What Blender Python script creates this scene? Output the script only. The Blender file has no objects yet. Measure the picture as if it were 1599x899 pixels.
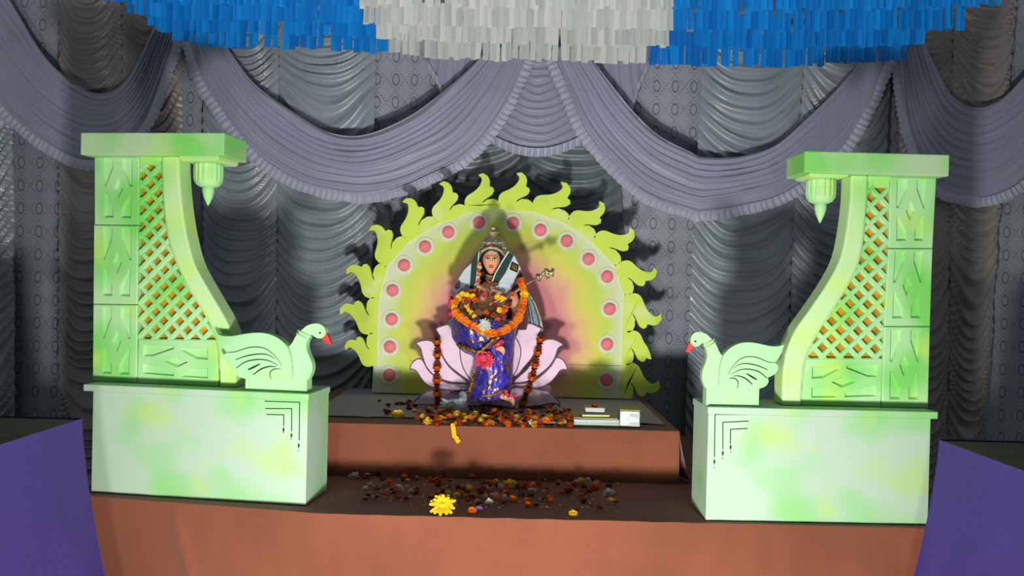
import bpy, bmesh, math, random
from mathutils import Vector, Matrix, noise
from mathutils.geometry import tessellate_polygon
random.seed(7)
C = bpy.context.scene.collection
PI = math.pi
R_ = math.radians

# ------------------------------------------------------------------ camera
F = 1250.0
EYE = Vector((0, 0, 1.47))
PITCH = math.atan((440 - 449.5) / F)
ROLL = R_(1.4)
cam_rot = Matrix.Rotation(PI / 2 + PITCH, 3, 'X') @ Matrix.Rotation(ROLL, 3, 'Z')
cd = bpy.data.cameras.new('camera')
cam = bpy.data.objects.new('camera', cd)
C.objects.link(cam)
cd.sensor_width = 36
cd.lens = 36 * F / 1599
cam.matrix_world = Matrix.Translation(EYE) @ cam_rot.to_4x4()
bpy.context.scene.camera = cam

# ------------------------------------------------------------------ light
wd = bpy.data.worlds.new('world'); bpy.context.scene.world = wd
wd.use_nodes = True
wd.node_tree.nodes['Background'].inputs[0].default_value = (0.72, 0.92, 0.92, 1)
wd.node_tree.nodes['Background'].inputs[1].default_value = 0.15

def lamp(name, loc, target, energy, size, color, spread=180):
    ld = bpy.data.lights.new(name, 'AREA'); ld.shape = 'DISK'; ld.size = size
    ld.energy = energy; ld.color = color; ld.spread = R_(spread)
    o = bpy.data.objects.new(name, ld); C.objects.link(o); o.location = loc
    o.rotation_euler = (Vector(target) - Vector(loc)).to_track_quat('-Z', 'Y').to_euler()
    return o
lamp('flood_lamp', (-0.03, 0.72, 0.30), (0, 4.4, 1.45), 92, 0.20, (1.0, 0.985, 0.93))
lamp('flood_lamp_left', (-0.72, 0.55, 0.36), (0.4, 4.6, 1.5), 30, 0.30, (1.0, 0.985, 0.95))
lamp('added_fill_right', (0.68, 0.55, 0.36), (-0.4, 4.6, 1.5), 18, 0.30, (1.0, 0.985, 0.95))  # unseen weak fill, added to brighten the curtain beside the left pillar

vs = bpy.context.scene.view_settings
vs.view_transform = 'Standard'; vs.look = 'None'; vs.gamma = 1; vs.use_curve_mapping = False
vs.exposure = 0.0

# ------------------------------------------------------------------ pixel rays
def ray(px, py):
    return cam_rot @ Vector(((px - 799.5) / F, -(py - 449.5) / F, -1))
def W(px, py, Y):
    d = ray(px, py); return EYE + d * (Y / d.y)
def G(px, py, z):
    d = ray(px, py); return EYE + d * ((z - EYE.z) / d.z)

class Pl:
    """an upright plane standing in the room: origin, base height and turn; uv gives metres along it"""
    def __init__(s, ox, oy, z0, deg):
        s.o = Vector((ox, oy, z0)); s.a = R_(deg)
        s.t = Vector((math.cos(s.a), math.sin(s.a), 0)); s.b = Vector((-math.sin(s.a), math.cos(s.a), 0))
    def uv(s, px, py, dy=0.0):
        d = ray(px, py); k = (s.b.dot(s.o - EYE) + dy) / s.b.dot(d)
        p = EYE + d * k - s.o
        return (s.t.dot(p), p.z)
    def pts(s, L, dy=0.0): return [s.uv(x, y, dy) for x, y in L]

def crop(L, x0, y0, k): return [(x0 + x / k, y0 + y / k) for x, y in L]

# ------------------------------------------------------------------ materials
def new_mat(name):
    m = bpy.data.materials.new(name); m.use_nodes = True
    nt = m.node_tree; b = nt.nodes['Principled BSDF']
    return m, nt, b
def lin(c):
    return tuple((x / 12.92 if x <= .04045 else ((x + .055) / 1.055) ** 2.4) for x in c)
def rgb(r, g, b): return (*lin((r / 255, g / 255, b / 255)), 1)

class N:
    def __init__(s, nt): s.nt = nt
    def node(s, t, **kw):
        n = s.nt.nodes.new(t)
        for k, v in kw.items(): setattr(n, k, v)
        return n
    def link(s, a, b): s.nt.links.new(a, b)
    def m(s, op, a, b=None, c=None):
        n = s.node('ShaderNodeMath', operation=op)
        for i, x in enumerate((a, b, c)):
            if x is None: continue
            if isinstance(x, (int, float)): n.inputs[i].default_value = x
            else: s.link(x, n.inputs[i])
        return n.outputs[0]
    def obj(s):
        return s.node('ShaderNodeTexCoord').outputs['Object']
    def xyz(s, v):
        n = s.node('ShaderNodeSeparateXYZ'); s.link(v, n.inputs[0]); return n.outputs
    def noise(s, v, scale, detail=3, rough=.5, off=0.0, stretch=None):
        mp = s.node('ShaderNodeMapping'); s.link(v, mp.inputs[0])
        mp.inputs['Location'].default_value = (off, off * .7, off * 1.3)
        if stretch: mp.inputs['Scale'].default_value = stretch
        n = s.node('ShaderNodeTexNoise'); n.inputs['Scale'].default_value = scale
        n.inputs['Detail'].default_value = detail; n.inputs['Roughness'].default_value = rough
        s.link(mp.outputs[0], n.inputs['Vector']); return n.outputs[0]
    def ramp(s, f, stops, interp='LINEAR'):
        n = s.node('ShaderNodeValToRGB'); s.link(f, n.inputs[0]); cr = n.color_ramp; cr.interpolation = interp
        while len(cr.elements) < len(stops): cr.elements.new(.5)
        for e, (p, c) in zip(cr.elements, stops):
            e.position = p; e.color = c if len(c) == 4 else (*c, 1)
        return n.outputs[0]
    def mix(s, f, a, b):
        n = s.node('ShaderNodeMix', data_type='RGBA')
        if isinstance(f, (int, float)): n.inputs[0].default_value = f
        else: s.link(f, n.inputs[0])
        for i, x in ((6, a), (7, b)):
            if isinstance(x, tuple): n.inputs[i].default_value = x
            else: s.link(x, n.inputs[i])
        return n.outputs[2]
    def bump(s, f, strength, dist, b):
        n = s.node('ShaderNodeBump'); n.inputs['Strength'].default_value = strength
        n.inputs['Distance'].default_value = dist; s.link(f, n.inputs['Height']); s.link(n.outputs[0], b.inputs['Normal'])

def plain(name, col, rough=.6, metal=0, var=.12, nscale=8, bump=0, sheen=0):
    m, nt, b = new_mat(name); n = N(nt)
    dark = tuple(c * (1 - var) for c in col[:3]) + (1,); light = tuple(min(1, c * (1 + var)) for c in col[:3]) + (1,)
    f = n.noise(n.obj(), nscale)
    n.link(n.ramp(f, [(.3, dark), (.7, light)]), b.inputs['Base Color'])
    b.inputs['Roughness'].default_value = rough; b.inputs['Metallic'].default_value = metal
    if sheen: b.inputs['Sheen Weight'].default_value = sheen
    if bump: n.bump(n.noise(n.obj(), nscale * 8), bump, .002, b)
    return m

def foam(name, base, green, yellow, gl, yl, seed, scale=4.0):
    """white foam board sprayed with soft patches of green and yellow paint"""
    m, nt, b = new_mat(name); n = N(nt); o = n.obj()
    g = n.ramp(n.noise(o, scale, 1, .4, seed), [(gl, (0, 0, 0)), (gl + .22, (1, 1, 1))])
    y = n.ramp(n.noise(o, scale * 1.3, 1, .4, seed + 5.3), [(yl, (0, 0, 0)), (yl + .2, (1, 1, 1))])
    c = n.mix(g, base, green); c = n.mix(n.m('MULTIPLY', y, .8), c, yellow)
    n.link(c, b.inputs['Base Color']); b.inputs['Roughness'].default_value = .75
    v = n.node('ShaderNodeTexVoronoi'); v.inputs['Scale'].default_value = 260; n.link(o, v.inputs['Vector'])
    n.bump(v.outputs['Distance'], .12, .001, b)
    return m

WHITE = rgb(222, 240, 222); GREEN = rgb(135, 226, 118); YEL = rgb(214, 242, 92); MINT = rgb(190, 240, 180)
M = {}
M['foam_pillar'] = foam('foam_pillar', rgb(172, 222, 156), rgb(122, 208, 98), rgb(190, 226, 92), .42, .56, 1.0)
M['foam_beam'] = foam('foam_beam', rgb(178, 208, 160), rgb(124, 208, 98), rgb(188, 222, 106), .40, .58, 4.0)
M['foam_band'] = foam('foam_band', rgb(192, 228, 162), rgb(156, 222, 112), rgb(198, 232, 104), .45, .50, 9.0)
M['foam_plinth'] = foam('foam_plinth', rgb(176, 202, 176), rgb(142, 204, 128), rgb(178, 210, 116), .50, .56, 2.0, 4.5)
M['foam_swan'] = foam('foam_swan', rgb(168, 218, 162), rgb(142, 210, 124), rgb(176, 220, 134), .5, .6, 3.0)
M['gold_board'] = plain('gold_board', rgb(196, 136, 20), .4, .1, .3, 30)
M['lime'] = foam('flame_lime', rgb(218, 242, 88), rgb(204, 234, 84), rgb(232, 244, 176), .5, .56, 6.0, 6)
M['ink'] = plain('ink', rgb(30, 40, 34), .8)
M['beak'] = plain('beak_red', rgb(205, 50, 45), .5)
M['pink_dome'] = plain('pink_dome', rgb(240, 128, 138), .7, 0, .15, 30)
M['ring_white'] = plain('ring_white', rgb(222, 226, 196), .75, 0, .1, 12)
M['petal_pink'] = plain('petal_pink', rgb(232, 200, 220), .7, 0, .1, 9)
M['petal_edge'] = plain('petal_edge', rgb(72, 68, 78), .7)
M['rust'] = None

def board_mat():
    m, nt, b = new_mat('halo_paint'); n = N(nt); o = n.obj(); x = n.xyz(o)
    dx = n.m('DIVIDE', x[0], .74); dz = n.m('DIVIDE', n.m('SUBTRACT', x[2], .33), .80)
    r = n.m('SQRT', n.m('ADD', n.m('MULTIPLY', dx, dx), n.m('MULTIPLY', dz, dz)))
    r = n.m('ADD', r, n.m('MULTIPLY', n.m('SUBTRACT', n.noise(o, 5, 2), .5), .22))
    pink = rgb(228, 140, 150); peach = rgb(238, 190, 140); yl = rgb(226, 222, 100); lime = rgb(205, 226, 96); wt = rgb(222, 228, 190)
    n.link(n.ramp(r, [(.0, rgb(226, 160, 170)), (.50, pink), (.62, peach), (.72, yl), (.84, lime), (.97, wt)]), b.inputs['Base Color'])
    b.inputs['Roughness'].default_value = .8
    n.bump(n.noise(o, 120, 2), .15, .002, b)
    return m
M['halo'] = board_mat()

def cloth_mat(name, col, rough=.45, sheen=.3, weave=0, var=.15, spec=.5):
    m, nt, b = new_mat(name); n = N(nt); o = n.obj()
    dark = tuple(c * (1 - var) for c in col[:3]) + (1,); light = tuple(min(1, c * (1 + var)) for c in col[:3]) + (1,)
    n.link(n.ramp(n.noise(o, 2.2, 3), [(.3, dark), (.7, light)]), b.inputs['Base Color'])
    b.inputs['Roughness'].default_value = rough
    b.inputs['Sheen Weight'].default_value = sheen
    b.inputs['Specular IOR Level'].default_value = spec
    if weave: n.bump(n.noise(o, 60, 4, .6), weave, .004, b)
    return m
M['satin'] = cloth_mat('satin_grey', rgb(150, 161, 168), .33, .2, 0, .08, .7)
M['satin_warm'] = cloth_mat('satin_taupe', rgb(160, 152, 150), .36, .2, 0, .08, .7)
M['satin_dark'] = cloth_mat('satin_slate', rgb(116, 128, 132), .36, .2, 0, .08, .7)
M['swag'] = cloth_mat('swag_lavender', rgb(158, 162, 184), .5, .4, 0, .08)
M['ruffle'] = cloth_mat('ruffle_lavender', rgb(176, 182, 200), .55, .4, 0, .1)
M['rust'] = cloth_mat('rust_cloth', rgb(126, 72, 50), .85, .3, .5, .14, .2)
M['sheet'] = cloth_mat('grey_sheet', rgb(160, 160, 172), .8, .3, .3, .1, .2)
M['purple'] = cloth_mat('purple_cloth', rgb(64, 50, 118), .8, .0, .4, .12, .3)
M['plank'] = plain('dull_plank', rgb(88, 84, 72), .8, 0, .25, 12)
M['floor'] = plain('floor_carpet', rgb(70, 62, 60), .95, 0, .3, 20)

def lace_mat():
    m, nt, b = new_mat('lace_print'); n = N(nt); o = n.obj(); x = n.xyz(o)
    P, Q = .122, .150
    fx = n.m('SUBTRACT', n.m('FRACT', n.m('ADD', n.m('DIVIDE', x[0], P), 100)), .5)
    fz = n.m('SUBTRACT', n.m('FRACT', n.m('ADD', n.m('DIVIDE', x[2], Q), 100)), .5)
    ax = n.m('DIVIDE', fx, .19); az = n.m('DIVIDE', fz, .26)
    r = n.m('SQRT', n.m('ADD', n.m('MULTIPLY', ax, ax), n.m('MULTIPLY', az, az)))
    ring = n.m('LESS_THAN', n.m('ABSOLUTE', n.m('SUBTRACT', r, .9)), .17)
    def diag(sg):
        d = n.m('ADD', n.m('DIVIDE', x[0], P * 1.0), n.m('MULTIPLY', n.m('DIVIDE', x[2], Q), sg))
        f = n.m('ABSOLUTE', n.m('SUBTRACT', n.m('FRACT', n.m('ADD', d, 100)), .5))
        line = n.m('LESS_THAN', f, .045)
        dots = n.m('GREATER_THAN', n.m('SINE', n.m('MULTIPLY', x[2], 2 * PI / .018)), -.1)
        return n.m('MULTIPLY', line, dots)
    dd = n.m('MAXIMUM', diag(1), diag(-1))
    dd = n.m('MULTIPLY', dd, n.m('GREATER_THAN', r, 1.25))
    mask = n.m('MAXIMUM', ring, n.m('MULTIPLY', dd, .7))
    base = n.ramp(n.noise(o, 1.4, 3), [(.3, rgb(150, 156, 168)), (.7, rgb(176, 180, 190))])
    crack = n.node('ShaderNodeTexVoronoi'); crack.feature = 'DISTANCE_TO_EDGE'; crack.inputs['Scale'].default_value = 38
    n.link(o, crack.inputs['Vector'])
    base = n.mix(n.m('MULTIPLY', n.m('LESS_THAN', crack.outputs['Distance'], .05), .16), base, rgb(90, 96, 106))
    n.link(n.mix(n.m('MULTIPLY', mask, .6), base, rgb(58, 66, 74)), b.inputs['Base Color'])
    b.inputs['Roughness'].default_value = .7
    return m
M['lace'] = lace_mat()

def strip_mat(name, a, c):
    m, nt, b = new_mat(name); n = N(nt)
    oi = n.node('ShaderNodeObjectInfo')
    n.link(n.ramp(oi.outputs['Random'], [(0, a), (1, c)]), b.inputs['Base Color'])
    b.inputs['Roughness'].default_value = .38
    b.inputs['Transmission Weight'].default_value = 0
    return m
M['blue_strip'] = strip_mat('blue_plastic', rgb(0, 104, 190), rgb(8, 138, 226))
M['white_strip'] = strip_mat('white_plastic', rgb(176, 184, 182), rgb(214, 216, 210))

def sari_mat():
    m, nt, b = new_mat('blue_gold_sari'); n = N(nt); o = n.obj()
    k = n.noise(o, 30, 4, .7)
    f = n.ramp(k, [(.545, (0, 0, 0)), (.575, (1, 1, 1))])
    f2 = n.ramp(n.noise(o, 60, 3, .6, 3), [(.60, (0, 0, 0)), (.64, (1, 1, 1))])
    f = n.m('MAXIMUM', f, n.m('MULTIPLY', f2, .6))
    n.link(n.mix(f, n.ramp(n.noise(o, 7, 3), [(.35, rgb(38, 28, 120)), (.65, rgb(66, 56, 190))]), rgb(205, 160, 90)), b.inputs['Base Color'])
    n.link(f, b.inputs['Metallic']); b.inputs['Roughness'].default_value = .38
    n.bump(n.noise(o, 34, 4, .7), .6, .01, b)
    return m
M['sari'] = sari_mat()
M['gold_trim'] = plain('gold_trim', rgb(178, 128, 60), .35, .8, .5, 90, .8)
M['silver'] = plain('antique_silver', rgb(206, 192, 158), .3, .85, .35, 90, .9)
M['skin'] = plain('painted_skin', rgb(232, 164, 128), .35, 0, .05, 8)
M['hair'] = plain('black_hair', rgb(18, 14, 14), .4)
M['eye_white'] = plain('eye_white', rgb(235, 228, 220), .3)
M['lip'] = plain('lip_red', rgb(190, 42, 40), .35)
M['shawl'] = cloth_mat('shawl_grey', rgb(204, 216, 222), .8, .3, .2, .08)
M['shawl_green'] = cloth_mat('shawl_green', rgb(24, 62, 48), .8, .3, .3, .15)
M['maroon'] = cloth_mat('shawl_maroon', rgb(92, 40, 46), .8, .3, .3, .2)
M['net'] = plain('silver_net', rgb(140, 150, 160), .35, .4, .3, 60, .7)
M['leaf'] = plain('dry_leaf', rgb(70, 74, 34), .7, 0, .3, 20)
FL = {
    'orange': plain('marigold_orange', rgb(240, 126, 12), .6, 0, .25, 60),
    'deep': plain('marigold_deep', rgb(205, 80, 14), .6, 0, .3, 60),
    'yellow': plain('marigold_yellow', rgb(248, 200, 20), .6, 0, .2, 60),
    'white': plain('flower_white', rgb(196, 196, 186), .6, 0, .12, 60),
    'maroon': plain('flower_maroon', rgb(112, 34, 30), .6, 0, .3, 60),
    'pink': plain('flower_pink', rgb(214, 60, 88), .6, 0, .25, 60),
    'wilted': plain('flower_wilted', rgb(128, 76, 44), .75, 0, .35, 60),
    'violet': plain('flower_violet', rgb(170, 120, 210), .6, 0, .2, 60),
}

# ------------------------------------------------------------------ object helpers
def props(o, label=None, cat=None, group=None, kind=None):
    if label: o['label'] = label
    if cat: o['category'] = cat
    if group: o['group'] = group
    if kind: o['kind'] = kind
    return o
def empty(name, loc, deg=0, label=None, cat=None, group=None):
    o = bpy.data.objects.new(name, None); C.objects.link(o); o.location = loc
    o.rotation_euler = (0, 0, R_(deg)); o.empty_display_size = .1
    return props(o, label, cat, group)
def root_of(o):
    while o.parent: o = o.parent
    return o
def finish(name, me, mats, parent=None, world=False, smooth=False):
    if not isinstance(mats, (list, tuple)): mats = [mats]
    for m in mats: me.materials.append(m)
    if smooth:
        for p in me.polygons: p.use_smooth = True
    o = bpy.data.objects.new(name, me); C.objects.link(o)
    if parent:
        o.parent = parent
        if world:
            r = root_of(parent)
            mat = Matrix.Translation(r.location) @ r.rotation_euler.to_matrix().to_4x4()
            me.transform(mat.inverted())
    elif world:
        lo = Vector((min(v.co.x for v in me.vertices), min(v.co.y for v in me.vertices), min(v.co.z for v in me.vertices)))
        hi = Vector((max(v.co.x for v in me.vertices), max(v.co.y for v in me.vertices), 0))
        b = Vector(((lo.x + hi.x) / 2, (lo.y + hi.y) / 2, lo.z))
        me.transform(Matrix.Translation(-b)); o.location = b
    return o
def bm_obj(name, bm, mats, parent=None, world=False, smooth=False, normals=True):
    if normals: bmesh.ops.recalc_face_normals(bm, faces=bm.faces)
    me = bpy.data.meshes.new(name); bm.to_mesh(me); bm.free()
    return finish(name, me, mats, parent, world, smooth)
def bevel_mod(o, w, seg=2, ang=40):
    m = o.modifiers.new('bevel', 'BEVEL'); m.width = w; m.segments = seg; m.limit_method = 'ANGLE'; m.angle_limit = R_(ang)
    return o
def box_bm(bm, x0, x1, y0, y1, z0, z1):
    v = [bm.verts.new(p) for p in ((x0, y0, z0), (x1, y0, z0), (x1, y1, z0), (x0, y1, z0), (x0, y0, z1), (x1, y0, z1), (x1, y1, z1), (x0, y1, z1))]
    for f in ((0, 1, 5, 4), (1, 2, 6, 5), (2, 3, 7, 6), (3, 0, 4, 7), (4, 5, 6, 7), (3, 2, 1, 0)): bm.faces.new([v[i] for i in f])
def box(name, b, mats, parent=None, bev=0.0, world=False):
    bm = bmesh.new(); box_bm(bm, *b); o = bm_obj(name, bm, mats, parent, world)
    if bev: bevel_mod(o, bev)
    return o
def ext_bm(bm, pts, y0, y1, mat=0):
    """outline in the x-z plane pulled from y0 (front) to y1 (back)"""
    a = [bm.verts.new((x, y0 if not callable(y0) else y0(x, z), z)) for x, z in pts]
    c = [bm.verts.new((x, y1 if not callable(y1) else y1(x, z), z)) for x, z in pts]
    n = len(pts); fs = []
    if callable(y0) or True:
        tris = tessellate_polygon([[Vector((x, z, 0)) for x, z in pts]])
        for t in tris:
            try:
                fs.append(bm.faces.new([a[i] for i in t])); fs.append(bm.faces.new([c[i] for i in reversed(t)]))
            except ValueError: pass
    for i in range(n):
        j = (i + 1) % n
        fs.append(bm.faces.new((a[i], a[j], c[j], c[i])))
    for f in fs: f.material_index = mat
def ext(name, pts, y0, y1, mats, parent=None, bev=0.0, seg=2, world=False, smooth=False):
    bm = bmesh.new(); ext_bm(bm, pts, y0, y1)
    if not callable(y0):
        bmesh.ops.dissolve_limit(bm, angle_limit=.01, verts=bm.verts, edges=bm.edges)
    o = bm_obj(name, bm, mats, parent, world, smooth)
    if bev: bevel_mod(o, bev, seg, 50)
    return o
def catmull(P, n):
    P = [Vector(p) for p in P]
    Q = [P[0] * 2 - P[1]] + P + [P[-1] * 2 - P[-2]]
    out = []
    for i in range(1, len(Q) - 2):
        for k in range(16):
            t = k / 16; a, b, c, d = Q[i - 1], Q[i], Q[i + 1], Q[i + 2]
            out.append(.5 * ((2 * b) + (c - a) * t + (2 * a - 5 * b + 4 * c - d) * t * t + (3 * b - a - 3 * c + d) * t ** 3))
    out.append(P[-1].copy())
    L = [0]
    for a, b in zip(out, out[1:]): L.append(L[-1] + (b - a).length)
    res = []; j = 0
    for i in range(n):
        s = L[-1] * i / (n - 1)
        while j < len(L) - 2 and L[j + 1] < s: j += 1
        t = (s - L[j]) / max(1e-9, L[j + 1] - L[j]); res.append(out[j].lerp(out[j + 1], t))
    return res
def smooth_closed(P, k=4):
    P = [Vector(p) for p in P]; n = len(P); out = []
    for i in range(n):
        a, b, c, d = P[i - 1], P[i], P[(i + 1) % n], P[(i + 2) % n]
        for j in range(k):
            t = j / k
            out.append(.5 * ((2 * b) + (c - a) * t + (2 * a - 5 * b + 4 * c - d) * t * t + (3 * b - a - 3 * c + d) * t ** 3))
    return [tuple(v) for v in out]
def tube_bm(bm, P, r, n=6):
    P = [Vector(p) for p in P]; rings = []
    for i, p in enumerate(P):
        t = (P[min(i + 1, len(P) - 1)] - P[max(i - 1, 0)]).normalized()
        u = t.cross(Vector((0, 0, 1)));
        if u.length < .05: u = t.cross(Vector((0, 1, 0)))
        u.normalize(); v = t.cross(u)
        rr = r(i / (len(P) - 1)) if callable(r) else r
        rings.append([bm.verts.new(p + (u * math.cos(2 * PI * k / n) + v * math.sin(2 * PI * k / n)) * rr) for k in range(n)])
    for a, b in zip(rings, rings[1:]):
        for k in range(n): bm.faces.new((a[k], a[(k + 1) % n], b[(k + 1) % n], b[k]))
    bm.faces.new(rings[0][::-1]); bm.faces.new(rings[-1])
def tube(name, P, r, mats, parent=None, n=6, world=False):
    bm = bmesh.new(); tube_bm(bm, P, r, n); return bm_obj(name, bm, mats, parent, world, True)
def lathe_bm(bm, prof, n=20, c=(0, 0, 0), rf=None):
    """prof: list of (radius, z)"""
    rings = []
    for i, (r, z) in enumerate(prof):
        ring = []
        for k in range(n):
            a = 2 * PI * k / n; rr = r * (rf(a, z) if rf else 1)
            ring.append(bm.verts.new((c[0] + rr * math.cos(a), c[1] + rr * math.sin(a), c[2] + z)))
        rings.append(ring)
    for a, b in zip(rings, rings[1:]):
        for k in range(n): bm.faces.new((a[k], a[(k + 1) % n], b[(k + 1) % n], b[k]))
    bm.faces.new(rings[0][::-1]); bm.faces.new(rings[-1])
def grid(name, nu, nv, fn, mats, parent=None, world=True):
    V = [fn(i / (nu - 1), j / (nv - 1)) for j in range(nv) for i in range(nu)]
    Fc = [(j * nu + i, j * nu + i + 1, (j + 1) * nu + i + 1, (j + 1) * nu + i) for j in range(nv - 1) for i in range(nu - 1)]
    me = bpy.data.meshes.new(name); me.from_pydata(V, [], Fc)
    return finish(name, me, mats, parent, world, True)
def nz(*a): return noise.noise(Vector(a))

# ------------------------------------------------------------------ room and stage
def struct(o): o['kind'] = 'structure'; return o
struct(box('floor', (-4.5, 4.5, -1.5, 5.6, -.05, 0), M['floor'], world=True))
struct(box('wall_back', (-4.5, 4.5, 5.25, 5.33, 0, 3.9), M['lace'], world=True))

struct(box('ceiling', (-4.5, 4.5, -1.5, 5.33, 3.9, 3.95), M['sheet'], world=True))
DZ = .55; UZ = .79; DX0, DX1, DY = -1.76, 1.70, 3.125
stage = empty('stage', (0, DY, 0), 0, 'wide low stage covered in rust brown cloth under the two foam pillars', 'stage')
def dy_at(x): return DY + max(0, -.72 - x) * .165
def front(u, v):
    x = DX0 + (DX1 - DX0) * u; z = DZ * (1 - v)
    w = .028 * nz(x * 1.3, z * 2.0, 3) + .016 * nz(x * 2.6 + z * 2, z * 3.0, 31) + .008 * nz(x * 5 + z * 3, z * 2.0, 7) + .004 * nz(x * 14, z * 4, 1)
    w *= min(1, v * 5)
    crease = .012 * math.exp(-((x + 1.28 + z * .3 - .1) / .03) ** 2) * min(1, v * 6)
    return Vector((x, dy_at(x) - .012 - v * .02 - w - crease, z - .004 * (1 - v) * abs(nz(x * 6, 0, 0))))
grid('front_skirt', 240, 40, front, M['rust'], stage)
def decktop(u, v):
    x = DX0 + (DX1 - DX0) * u; y = dy_at(x) - .012 + (4.95 - dy_at(x)) * v
    return Vector((x, y, DZ - .002 - .004 * abs(nz(x * 3, y * 4, 5)) * min(1, v * 8)))
grid('deck_cover', 90, 50, decktop, M['rust'], stage)
box('deck_frame', (DX0 + .02, DX1 - .02, .20, 1.78, 0, DZ - .012), M['plank'], stage)
box('side_skirt', (DX0 - .004, DX0 + .006, .17, 1.8, 0, DZ - .003), M['rust'], stage)
box('side_skirt', (DX1 - .006, DX1 + .004, 0, 1.8, 0, DZ - .003), M['rust'], stage)

UX0, UX1, UY = -1.05, .80, 3.75
step = empty('raised_step', (0, UY, DZ), 0, 'upper step draped in rust brown cloth behind the scattered flowers', 'platform')
def riser(u, v):
    x = UX0 + (UX1 - UX0) * u; z = UZ - (UZ - DZ) * v
    w = .010 * nz(x * 1.7, z * 2, 13) + .004 * nz(x * 9, z * 5, 17)
    return Vector((x, UY - .008 - v * .015 - w * min(1, v * 5), max(z, DZ + .001)))
grid('riser_cloth', 160, 16, riser, M['rust'], step)
def uptop(u, v):
    x = UX0 + (UX1 - UX0) * u; y = UY - .008 + (4.95 - UY) * v
    return Vector((x, y, UZ - .002 * abs(nz(x * 3, y * 4, 5)) * min(1, v * 8)))
grid('step_cover', 60, 30, uptop, M['rust'], step)
box('step_frame', (UX0 + .01, UX1 - .02, .02, 1.18, .002, UZ - DZ - .008), M['plank'], step)
def sideskirt(u, v):
    y = UY - .008 + 1.2 * u; z = UZ - (UZ - DZ) * v
    f = .012 * math.sin(u * 40) * v + .02 * nz(y * 7, z * 3, 9) * v
    return Vector((UX1 + .055 * v ** 1.5 + f, y - .02 * v * (1 - u), max(z, DZ + .001)))
grid('side_drape', 50, 16, sideskirt, M['rust'], step)

def sheet(u, v):
    x0, x1 = -.98, .76; x = x0 + (x1 - x0) * u
    y = 3.90 + .05 * nz(x * 3, 0, 2) + (4.92 - 3.93) * v
    return Vector((x, y, UZ + .004 + .006 * abs(nz(x * 5, y * 5, 3)) + .004 * abs(nz(x * 13, y * 9, 8))))
o = grid('bed_sheet', 120, 50, sheet, M['sheet'])
props(o, 'grey white sheet spread over the upper step around the sun backdrop', 'sheet')

# ------------------------------------------------------------------ side tables
def side_table(label, far, sgn, z, x1far):
    """table running towards the camera; sgn -1 on the left"""
    x, y = far
    t = empty('side_table', (x, y - .8, 0), 0, label, 'table')
    w = .75; L = 1.9
    xa, xb = (-w, -.004) if sgn < 0 else (.004, w)
    box('table_top', (xa, xb, .8 - L, .8, z - .03, z), M['plank'], t, .004)
    def f(u, v):
        yy = .8 - L * u
        zz = (z + .004) * (1 - v) + .01 * v
        sw = (.16 * v ** 1.6 + .02 * v) * (1 if sgn < 0 else -1)
        wv = .012 * nz(u * 6, v * 2.5, 4 + sgn) * v + .01 * nz(u * 14 + v * 3, v * 2, 8) * v
        return Vector((t.location.x + sw + wv, t.location.y + yy, zz))
    grid('cloth_skirt', 60, 40, f, M['purple'], t)
    def g(u, v):
        xx = (xa if sgn < 0 else xb) + ((xb if sgn < 0 else xa) - (xa if sgn < 0 else xb)) * u
        zz = (z + .004) * (1 - v) + .01 * v
        return Vector((t.location.x + xx + (u * (.16 * v ** 1.6 + .02 * v)) * (1 if sgn < 0 else -1), t.location.y + .8 + .01 + .02 * v, zz))
    grid('cloth_end', 30, 20, g, M['purple'], t)
    for lx in (xa + (.06 if sgn < 0 else .25), xb - (.25 if sgn < 0 else .06)):
        for ly in (.8 - L + .08, .62):
            box('leg', (lx - .025, lx + .025, ly - .025, ly + .025, 0, z - .03), M['plank'], t)
pL = W(128, 655, 2.95); pR = W(1467, 688, 2.95)
side_table('purple draped table in the left corner with a dark top', (pL.x, 2.95), -1, pL.z, 0)
side_table('purple draped table in the right corner with a dusty wooden top', (pR.x, 2.95), 1, pR.z, 0)

# ------------------------------------------------------------------ foam plinths
def offset_pts(pts, d):
    return pts
def plinth(label, P, w, h, marks, k, flip):
    t = empty('plinth', P.o, math.degrees(P.a), label, 'plinth')
    d = .24; sx = 1 if not flip else -1
    x0, x1 = (0, w)
    body = box('body', (x0, x1, 0, d, 0, h - .028), M['foam_plinth'], t, .003)
    if not flip: box('lid', (x0 - .04, x1 + .004, -.006, d + .004, h - .028, h), M['foam_plinth'], t, .003)
    else: box('lid', (x0 - .004, x1 + .025, -.006, d + .004, h - .028, h), M['foam_plinth'], t, .003)
    bm = bmesh.new()
    for L in marks:
        uv = P.pts(L[:3])
        for (a, b) in ((uv[0], uv[1]), (uv[1], uv[2])):
            a = Vector(a); b = Vector(b); dr = (b - a).normalized(); n = Vector((-dr.y, dr.x)) * .0018
            q = [a - n - dr * .0018, b - n + dr * .0018, b + n + dr * .0018, a + n - dr * .0018]
            ext_bm(bm, [tuple(p) for p in q], -.0012, .0)
        c = Vector(P.uv(*L[3])); e = Vector(P.uv(*L[4]))
        dd = (c - Vector(uv[2])).length
        ext_bm(bm, [(c.x, c.y + .011), (c.x + .0045, c.y), (c.x, c.y - .013), (c.x - .0045, c.y)], -.0012, 0)
        ext_bm(bm, [(e.x - .0014, e.y), (e.x + .0014, e.y), (e.x + .0008, e.y + .006), (e.x - .0008, e.y + .006)], -.0012, 0)
    bm_obj('painted_lines', bm, M['ink'], t)
    return t
a = G(142, 768, DZ); b = G(477, 789, DZ)
PLB = Pl(a.x, a.y, DZ, math.degrees(math.atan2(b.y - a.y, b.x - a.x)))
wL = (b - a).length
kk = 2.818
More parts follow.
